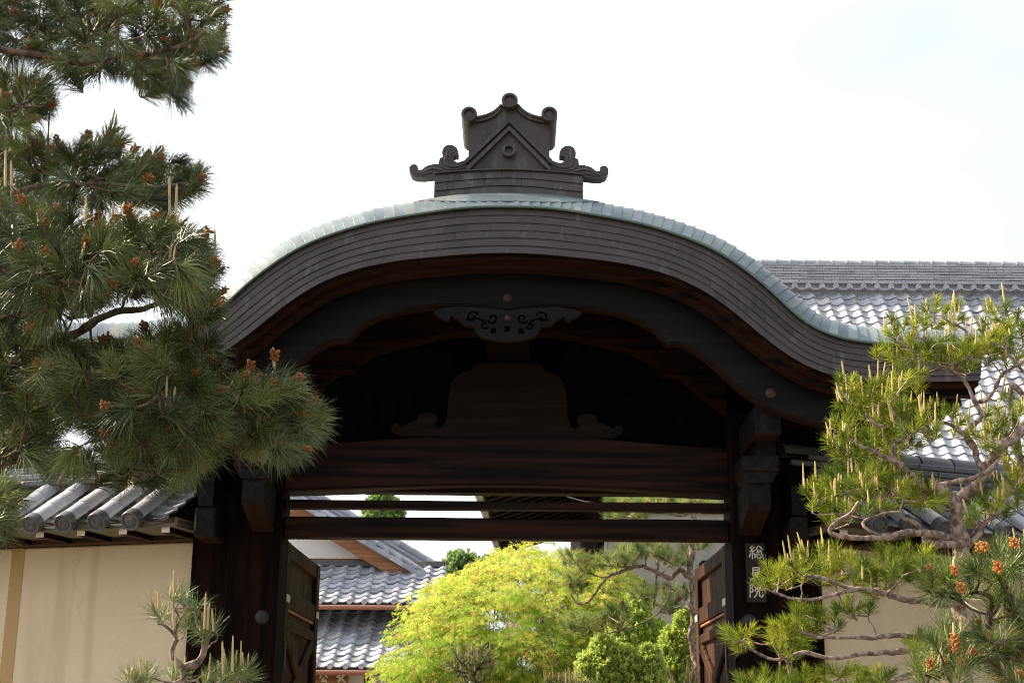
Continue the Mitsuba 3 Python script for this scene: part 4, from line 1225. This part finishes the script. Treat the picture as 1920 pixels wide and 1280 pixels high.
YZ = -4.6
padsN = [(1795, 1095, 34, 28), (1862, 1062, 40, 26), (1912, 1050, 22, 30), (1755, 1100, 24, 20), (1820, 1205, 44, 28), (1770, 1195, 30, 24), (1780, 1245, 44, 24), (1870, 1210, 34, 28), (1905, 1265, 40, 24), (1885, 1135, 34, 28), (1740, 1255, 26, 18), (1925, 1180, 26, 34)]
gz = at(1990, 1300, YZ)
limbsN = [([np.array([gz[0], YZ, -0.1]), (1985, 1380), (1955, 1300), (1940, 1240), (1925, 1190)], 0.055, 0.025),
          ([(1945, 1265), (1890, 1230, -.05), (1850, 1235, -.05), (1810, 1250)], 0.013, 0.007), ([(1935, 1230), (1870, 1200), (1855, 1170), (1862, 1140), (1830, 1110)], 0.016, 0.007),
          ([(1930, 1200), (1905, 1150), (1890, 1110), (1880, 1080)], 0.012, 0.006), ([(1850, 1235), (1845, 1200), (1800, 1190)], 0.009, 0.005)]
pine('nearest pine shoots with bright orange cones in the lower right corner', YZ, padsN, limbsN, 303, 0.115, 85, 0.0009, 30, (0.05, 0.10, 0.022), (0.20, 0.25, 0.04), 'bark_dark', depth=0.12, cone_p=0.35, candle_p=0.15, candle_L=0.07, cone_size=0.030,
     cone_mat='cone_bright', up=0.55, droop=0.05, twig=0.004, extra_cones=[(1791, 1075), (1872, 1070), (1902, 1024), (1792, 1222), (1791, 1205), (1745, 1250), (1846, 1030), (1802, 1108)], extra_candles=[(1788, 1062, 20), (1803, 1180, 25), (1790, 1195, 30)])

YM = -3.4
padsS = [(297, 1150, 16, 12), (337, 1118, 14, 12), (362, 1134, 12, 10), (385, 1178, 22, 14), (345, 1172, 14, 10), (265, 1268, 24, 10), (425, 1262, 30, 14), (455, 1258, 20, 12), (330, 1262, 14, 10), (390, 1270, 16, 10)]
gs = at(345, 1300, YM)
limbsS = [([np.array([gs[0], YM, -0.1]), (345, 1330), (342, 1278), (340, 1242), (328, 1232), (324, 1214), (331, 1198), (326, 1186)], 0.05, 0.016),
          ([(330, 1198), (319, 1182), (306, 1172), (294, 1164)], 0.012, 0.006), ([(328, 1192), (332, 1172), (345, 1155), (351, 1143), (342, 1132), (332, 1120)], 0.012, 0.005),
          ([(342, 1250), (358, 1243), (372, 1238), (380, 1222), (381, 1200), (382, 1188)], 0.026, 0.018), ([(342, 1275), (310, 1279), (285, 1272), (264, 1271)], 0.010, 0.005), ([(345, 1280), (390, 1285), (425, 1268)], 0.012, 0.006)]
pine('small sparse pine with pale upright candles before the left boundary wall', YM, padsS, limbsS, 404, 0.105, 60, 0.0008, 20, (0.07, 0.13, 0.04), (0.24, 0.30, 0.09), 'bark_pale', depth=0.06, candle_p=0.55, candle_L=0.09, up=0.6, droop=0.05, thick=0.62, twig=0.0035,
     extra_candles=[(326, 1118, 50), (297, 1140, 32), (327, 1178, 36), (383, 1178, 68), (389, 1180, 48), (400, 1182, 42), (265, 1262, 34), (418, 1262, 62), (436, 1258, 68), (330, 1258, 34)])

# garden pines inside
YG = 4.2
padsG = [(1180, 1035, 28, 12), (1105, 1060, 26, 14), (1070, 1045, 20, 12), (1160, 1050, 30, 12), (1215, 1030, 36, 10), (1260, 1045, 30, 14), (1300, 1025, 24, 10), (1225, 945, 60, 10), (1170, 942, 30, 12), (1300, 945, 40, 8), (1085, 1100, 18, 12), (1075, 1085, 14, 10), (1080, 1165, 30, 14), (1150, 1150, 30, 14), (1210, 1110, 24, 14), (1265, 1110, 26, 14), (1100, 1175, 24, 12), (1165, 1165, 20, 10), (1250, 1135, 24, 10), (1180, 965, 40, 8)]
gg = at(1297, 1300, YG)
limbsG = [([np.array([gg[0], YG, -0.1]), np.array([gg[0] + .02, YG, 1.2]), (1299, 1180), (1297, 1100), (1294, 1060), (1300, 1000), (1296, 940), (1292, 880)], 0.085, 0.05),
          ([(1294, 1082), (1275, 1070), (1255, 1082), (1225, 1068), (1190, 1062), (1160, 1072), (1135, 1086), (1115, 1115), (1097, 1130), (1070, 1112)], 0.048, 0.012),
          ([(1190, 1064), (1150, 1060), (1110, 1056)], 0.022, 0.008), ([(1160, 1072), (1120, 1080), (1100, 1068), (1090, 1050)], 0.018, 0.007), ([(1232, 1072), (1230, 1045), (1210, 1030)], 0.03, 0.010),
          ([(1230, 1050), (1231, 1085), (1228, 1110), (1225, 1140)], 0.024, 0.016), ([(1298, 1150), (1270, 1140), (1250, 1148), (1235, 1146)], 0.022, 0.010), ([(1176, 1178), (1150, 1185), (1110, 1190)], 0.018, 0.012),
          ([(1296, 960), (1260, 965), (1230, 955), (1200, 962)], 0.026, 0.010), ([(1240, 1145), (1210, 1165), (1176, 1178)], 0.012, 0.012)]
pine('garden pine with looping grey branches seen through the gateway', YG, padsG, limbsG, 505, 0.125, 95, 0.0013, 15, (0.20, 0.29, 0.11), (0.52, 0.58, 0.22), 'bark_pale', depth=0.12, needle_mat='needle_soft', cone_p=0.18, candle_p=0.0, cone_size=0.045, up=0.6, twig=0.005, droop=0.02, thick=0.52)
YH = 1.6
padsH = [(885, 1225, 34, 14), (870, 1245, 30, 14), (910, 1240, 24, 12), (895, 1262, 30, 12)]
gh = at(893, 1290, YH)
pine('little pine with pale candles in front of the maple, seen through the gateway', YH, padsH, [([np.array([gh[0] + .1, YH, -0.1]), (900, 1330), (893, 1280), (882, 1262), (872, 1245)], 0.03, 0.010), ([(890, 1272), (898, 1250), (910, 1238)], 0.012, 0.005)],
     606, 0.085, 55, 0.001, 16, (0.11, 0.17, 0.06), (0.30, 0.34, 0.12), 'bark_dark', depth=0.08, candle_p=0.6, candle_L=0.10, up=0.7, twig=0.005)
padsI = [(1060, 1278, 36, 10), (1040, 1285, 26, 10), (1095, 1282, 24, 10)]
gh = at(1060, 1340, YH)
pine('low pine top with candles at the bottom of the gateway', YH, padsI, [([np.array([gh[0], YH, -0.1]), (1062, 1340), (1060, 1300), (1058, 1285)], 0.03, 0.012)], 607, 0.085, 60, 0.001, 16, (0.11, 0.17, 0.06), (0.30, 0.34, 0.12), 'bark_dark', depth=0.08, candle_p=0.75, candle_L=0.11, up=0.7, twig=0.005)
padsJ = [(1285, 1290, 22, 14)]
gh = at(1288, 1340, YH - 0.8)
pine('pine shoots with tall candles beside the right door', YH - 0.8, padsJ, [([np.array([gh[0], YH - .8, -0.1]), (1288, 1340), (1286, 1300)], 0.02, 0.010)], 608, 0.08, 50, 0.001, 14, (0.11, 0.17, 0.06), (0.30, 0.34, 0.12), 'bark_dark', depth=0.05, candle_p=0.9, candle_L=0.16, up=0.8, twig=0.004)


# maple: flat sprays of lobed leaves
def leaves(P, N_, size, rg, col):
    """Lobed leaves at P with normals N_."""
    n = len(P)
    ref = unit(rg.normal(size=(n, 3)))
    x = unit(np.cross(N_, ref)); y = np.cross(N_, x)
    angs = np.radians([0, 52, -52, 105, -105])
    lens = np.array([1.0, 0.88, 0.88, 0.55, 0.55])
    V = [P[:, None]]
    F = []
    for i, (a, l) in enumerate(zip(angs, lens)):
        for da, ll, dz in ((-0.30, 0.42, 0.02), (0, 1.0, -0.10), (0.30, 0.42, 0.02)):
            q = (x * math.cos(a + da) + y * math.sin(a + da)) * (l * ll) + N_ * dz
            V.append((P + q * size[:, None])[:, None])
        k = 1 + 3 * i
        F += [(0, k, k + 1), (0, k + 1, k + 2)]
    V = np.concatenate(V, 1)
    F = (np.arange(n)[:, None, None] * V.shape[1] + np.array(F)[None]).reshape(-1, 3)
    return V.reshape(-1, 3), F, np.repeat(col, V.shape[1], 0)


MP = thing('maple_tree', 'bright yellow green maple with reddish leaf tips filling the gateway', 'tree')
rg = np.random.default_rng(77)
YMp = 7.5
cc = at(955, 1215, YMp)
outline = Polygon([(700, 1300), (715, 1245), (750, 1205), (722, 1175), (768, 1130), (790, 1098), (835, 1078), (880, 1062), (915, 1040), (960, 1020), (1010, 1012), (1060, 1016), (1110, 1032), (1165, 1050), (1195, 1100), (1200, 1160), (1165, 1210), (1120, 1240), (1090, 1300)])
trunkp = [np.array([cc[0] + .1, YMp + .5, -0.1]), np.array([cc[0] + .05, YMp + .5, 0.9]), np.array([cc[0] - .1, YMp + .5, 1.7]), np.array([cc[0] + 0.05, YMp + .4, 2.6])]
part(MP, 'trunk', rough_branch(trunkp, 0.09, 0.04, 20, 5), 'bark_dark', smooth=60)
sp_, sd_ = [], []
while len(sp_) < 260:                                   # the inner leaves, deep in the crown
    a, b = rg.uniform(680, 1210), rg.uniform(1005, 1310)
    if not outline.buffer(-25).contains(Point(a, b)): continue
    sp_.append(at(a, b, YMp + rg.uniform(0.7, 1.3))); sd_.append(unit(rg.normal(size=3) * [1, 1, .3]))
while len(sp_) < 1260:
    a, b = rg.uniform(680, 1210), rg.uniform(1005, 1310)
    if not outline.contains(Point(a, b)): continue
    if nnoise(np.array([a / 62, b / 30, 3.7])) < 0.30: continue
    edge = outline.exterior.distance(Point(a, b))
    bulge = math.sqrt(max(0, 1 - (1 - min(edge / 110, 1)) ** 2))
    p = at(a, b, YMp + 0.9 - 1.7 * bulge * rg.random() ** 0.35)
    sp_.append(p); o_ = p - np.array([cc[0], YMp + 0.8, cc[2] - 0.2]); sd_.append(unit(o_ * [1, 1, 0.15] + rg.normal(0, .25, 3) * [1, 1, .3] + [0, 0, -0.12]))
LP, LN, LC, LS = [], [], [], []
tw = []
hub = np.array([trunkp[-1], trunkp[-2], trunkp[-1] + [0.5, -.2, .1], trunkp[-1] + [-.6, -.2, 0]])
pool = smooth_path(trunkp, 20)[8:]
for bpt in (hub[2], hub[3]): part(MP, 'limb', rough_branch([trunkp[2], (trunkp[2] + bpt) / 2 + [0, 0, .1], bpt], 0.04, 0.02, 10, 9), 'bark_dark', smooth=60)
for p, d in zip(sp_, sd_):
    n = int(rg.integers(22, 44))
    side = unit(np.cross(d, [0, 0, 1.0]))
    along = rg.random(n)
    w = (rg.random(n) - 0.5) * 0.34 * (1 - 0.7 * along)
    q = p + np.outer((along - 0.5) * 0.42, d) + np.outer(w, side) + np.c_[np.zeros((n, 2)), -0.10 * along ** 2 + rg.normal(0, .016, n)]
    LP.append(q)
    LN.append(unit(np.array([0, -0.50, 0.80]) + d * 0.45 + rg.normal(0, 0.42, (n, 3))))
    tone = rg.normal(0.45, 0.24) + rg.normal(0, 0.18, n) + 0.35 * (p[2] - cc[2] - 0.35)      # leaves turn yellower towards the top of the crown
    c = np.array([0.30, 0.49, 0.07]) * (1 - np.clip(tone, 0, 1))[:, None] + np.array([0.82, 0.81, 0.20]) * np.clip(tone, 0, 1)[:, None]
    redd = (along > 0.78) & (rg.random(n) < 0.16)
    c[redd] = np.array([0.66, 0.36, 0.17]) * rg.uniform(.8, 1.1, (redd.sum(), 1))
    LC.append(c); LS.append(rg.uniform(0.030, 0.058, n))
    st_ = p - d * 0.2
    j = np.argmin(np.linalg.norm(pool - st_, axis=1) + 0.25 * np.linalg.norm(pool - hub[0], axis=1)); h = pool[j]
    W = smooth_path([h, (h + st_) / 2 + [0, 0, .04], st_, p + d * 0.12], 8)
    tw.append(tube(W, np.linspace(0.004, 0.001, 8), 4)); pool = np.vstack([pool, W[3:6]])
V, F, C = leaves(np.vstack(LP), np.vstack(LN), np.concatenate(LS), rg, np.vstack(LC))
part(MP, 'twigs', tw, 'bark_dark', kind='stuff')
part(MP, 'leaves', (V, F), 'leaf', kind='stuff', color=C)


# feathery shrubs and far tree tops: many small sprigs
def sprigs(P, D, L, n, r, rg, cd, cl):
    K = len(P); N = K * n
    D_ = np.repeat(D, n, 0)
    s = rg.random(N)
    base = np.repeat(P, n, 0) + D_ * (s * L)[:, None]
    nd = unit(D_ * 0.9 + rg.normal(0, 0.55, (N, 3)))
    side = unit(np.cross(nd, rg.normal(size=(N, 3))))
    ln = L * rg.uniform(0.35, 0.7, N) * (1.1 - 0.6 * s)
    V = np.stack([base - side * r, base + side * r, base + nd * (ln * .6)[:, None] + side * r * 1.3, base + nd * ln[:, None], base + nd * (ln * .6)[:, None] - side * r * 1.3], 1)
    F = (np.arange(N)[:, None, None] * 5 + np.array([[0, 1, 2], [0, 2, 4], [4, 2, 3]])[None]).reshape(-1, 3)
    w = np.clip(np.repeat(rg.normal(.5, .25, K), n) + rg.normal(0, .15, N) + 0.25 * (s - .5), 0, 1)[:, None]
    return V.reshape(-1, 3), F, np.repeat(np.asarray(cd) * (1 - w) + np.asarray(cl) * w, 5, 0)


def shrub(name, label, cat_, Y, domes, count, L, n, r, cd, cl, seed, group=None):
    rg = np.random.default_rng(seed)
    K = thing(name, label, cat_, group)
    P, D = [], []
    for (cx, top_y, half_w, base_y) in domes:
        tp, bs, wd = at(cx, top_y, Y), at(cx, base_y, Y), abs(at(cx + half_w, top_y, Y)[0] - at(cx, top_y, Y)[0])
        h = tp[2] - bs[2]
        for _ in range(count):
            t = rg.random() ** 0.8
            a = rg.random() * 2 * np.pi
            rad = wd * (1 - t ** 2.0) ** 0.6 * rg.uniform(0.72, 1.0) + 0.02
            p = np.array([tp[0] + rad * math.cos(a), Y + rad * math.sin(a), bs[2] + h * t])
            P.append(p); D.append(unit(np.array([math.cos(a) * .5, math.sin(a) * .5, 0.9]) + rg.normal(0, .25, 3)))
        part(K, 'stem', tube([(tp[0], Y, 0 if Y < 30 else bs[2] - 6), (tp[0], Y, bs[2] + h * 0.9)], np.array([0.035, 0.008]) * max(1, wd * 1.5), 7), 'bark_dark', smooth=50)
    V, F, C = sprigs(np.array(P), np.array(D), L, n, r, rg, cd, cl)
    part(K, 'foliage', (V, F), 'needle_soft', kind='stuff', color=C)


SH = ((0.32, 0.46, 0.10), (0.66, 0.74, 0.24))
shrub('conifer_shrub', 'feathery bright green conifer shrub at the right of the maple, behind the garden pine', 'shrub', 5.2, [(1195, 1128, 34, 1420), (1165, 1165, 30, 1420), (1225, 1175, 34, 1420)], 900, 0.11, 34, 0.0042, *SH, 61)
shrub('conifer_shrub', 'low feathery light green conifer shrub left of the right door', 'shrub', 4.6, [(1285, 1155, 26, 1440), (1262, 1190, 32, 1440), (1300, 1215, 30, 1440)], 850, 0.10, 34, 0.0042, *SH, 62)
shrub('conifer_shrub', 'feathery green conifer shrub under the right side of the maple', 'shrub', 4.0, [(1130, 1205, 30, 1460), (1165, 1225, 34, 1460), (1105, 1240, 24, 1460), (1215, 1225, 34, 1460)], 800, 0.10, 34, 0.0042, *SH, 63)
FT2 = ((0.14, 0.24, 0.09), (0.36, 0.48, 0.18))
shrub('conifer_tree', 'far conifer top showing between the transom bars', 'tree', 42, [(717, 938, 22, 1010), (702, 955, 14, 1010), (734, 956, 14, 1010)], 130, 0.5, 20, 0.035, *FT2, 64)
shrub('broadleaf_tree', 'far rounded green tree top behind the left side of the maple', 'tree', 40, [(868, 1058, 30, 1110), (900, 1066, 26, 1110), (845, 1072, 18, 1110)], 130, 0.5, 20, 0.035, *FT2, 65)
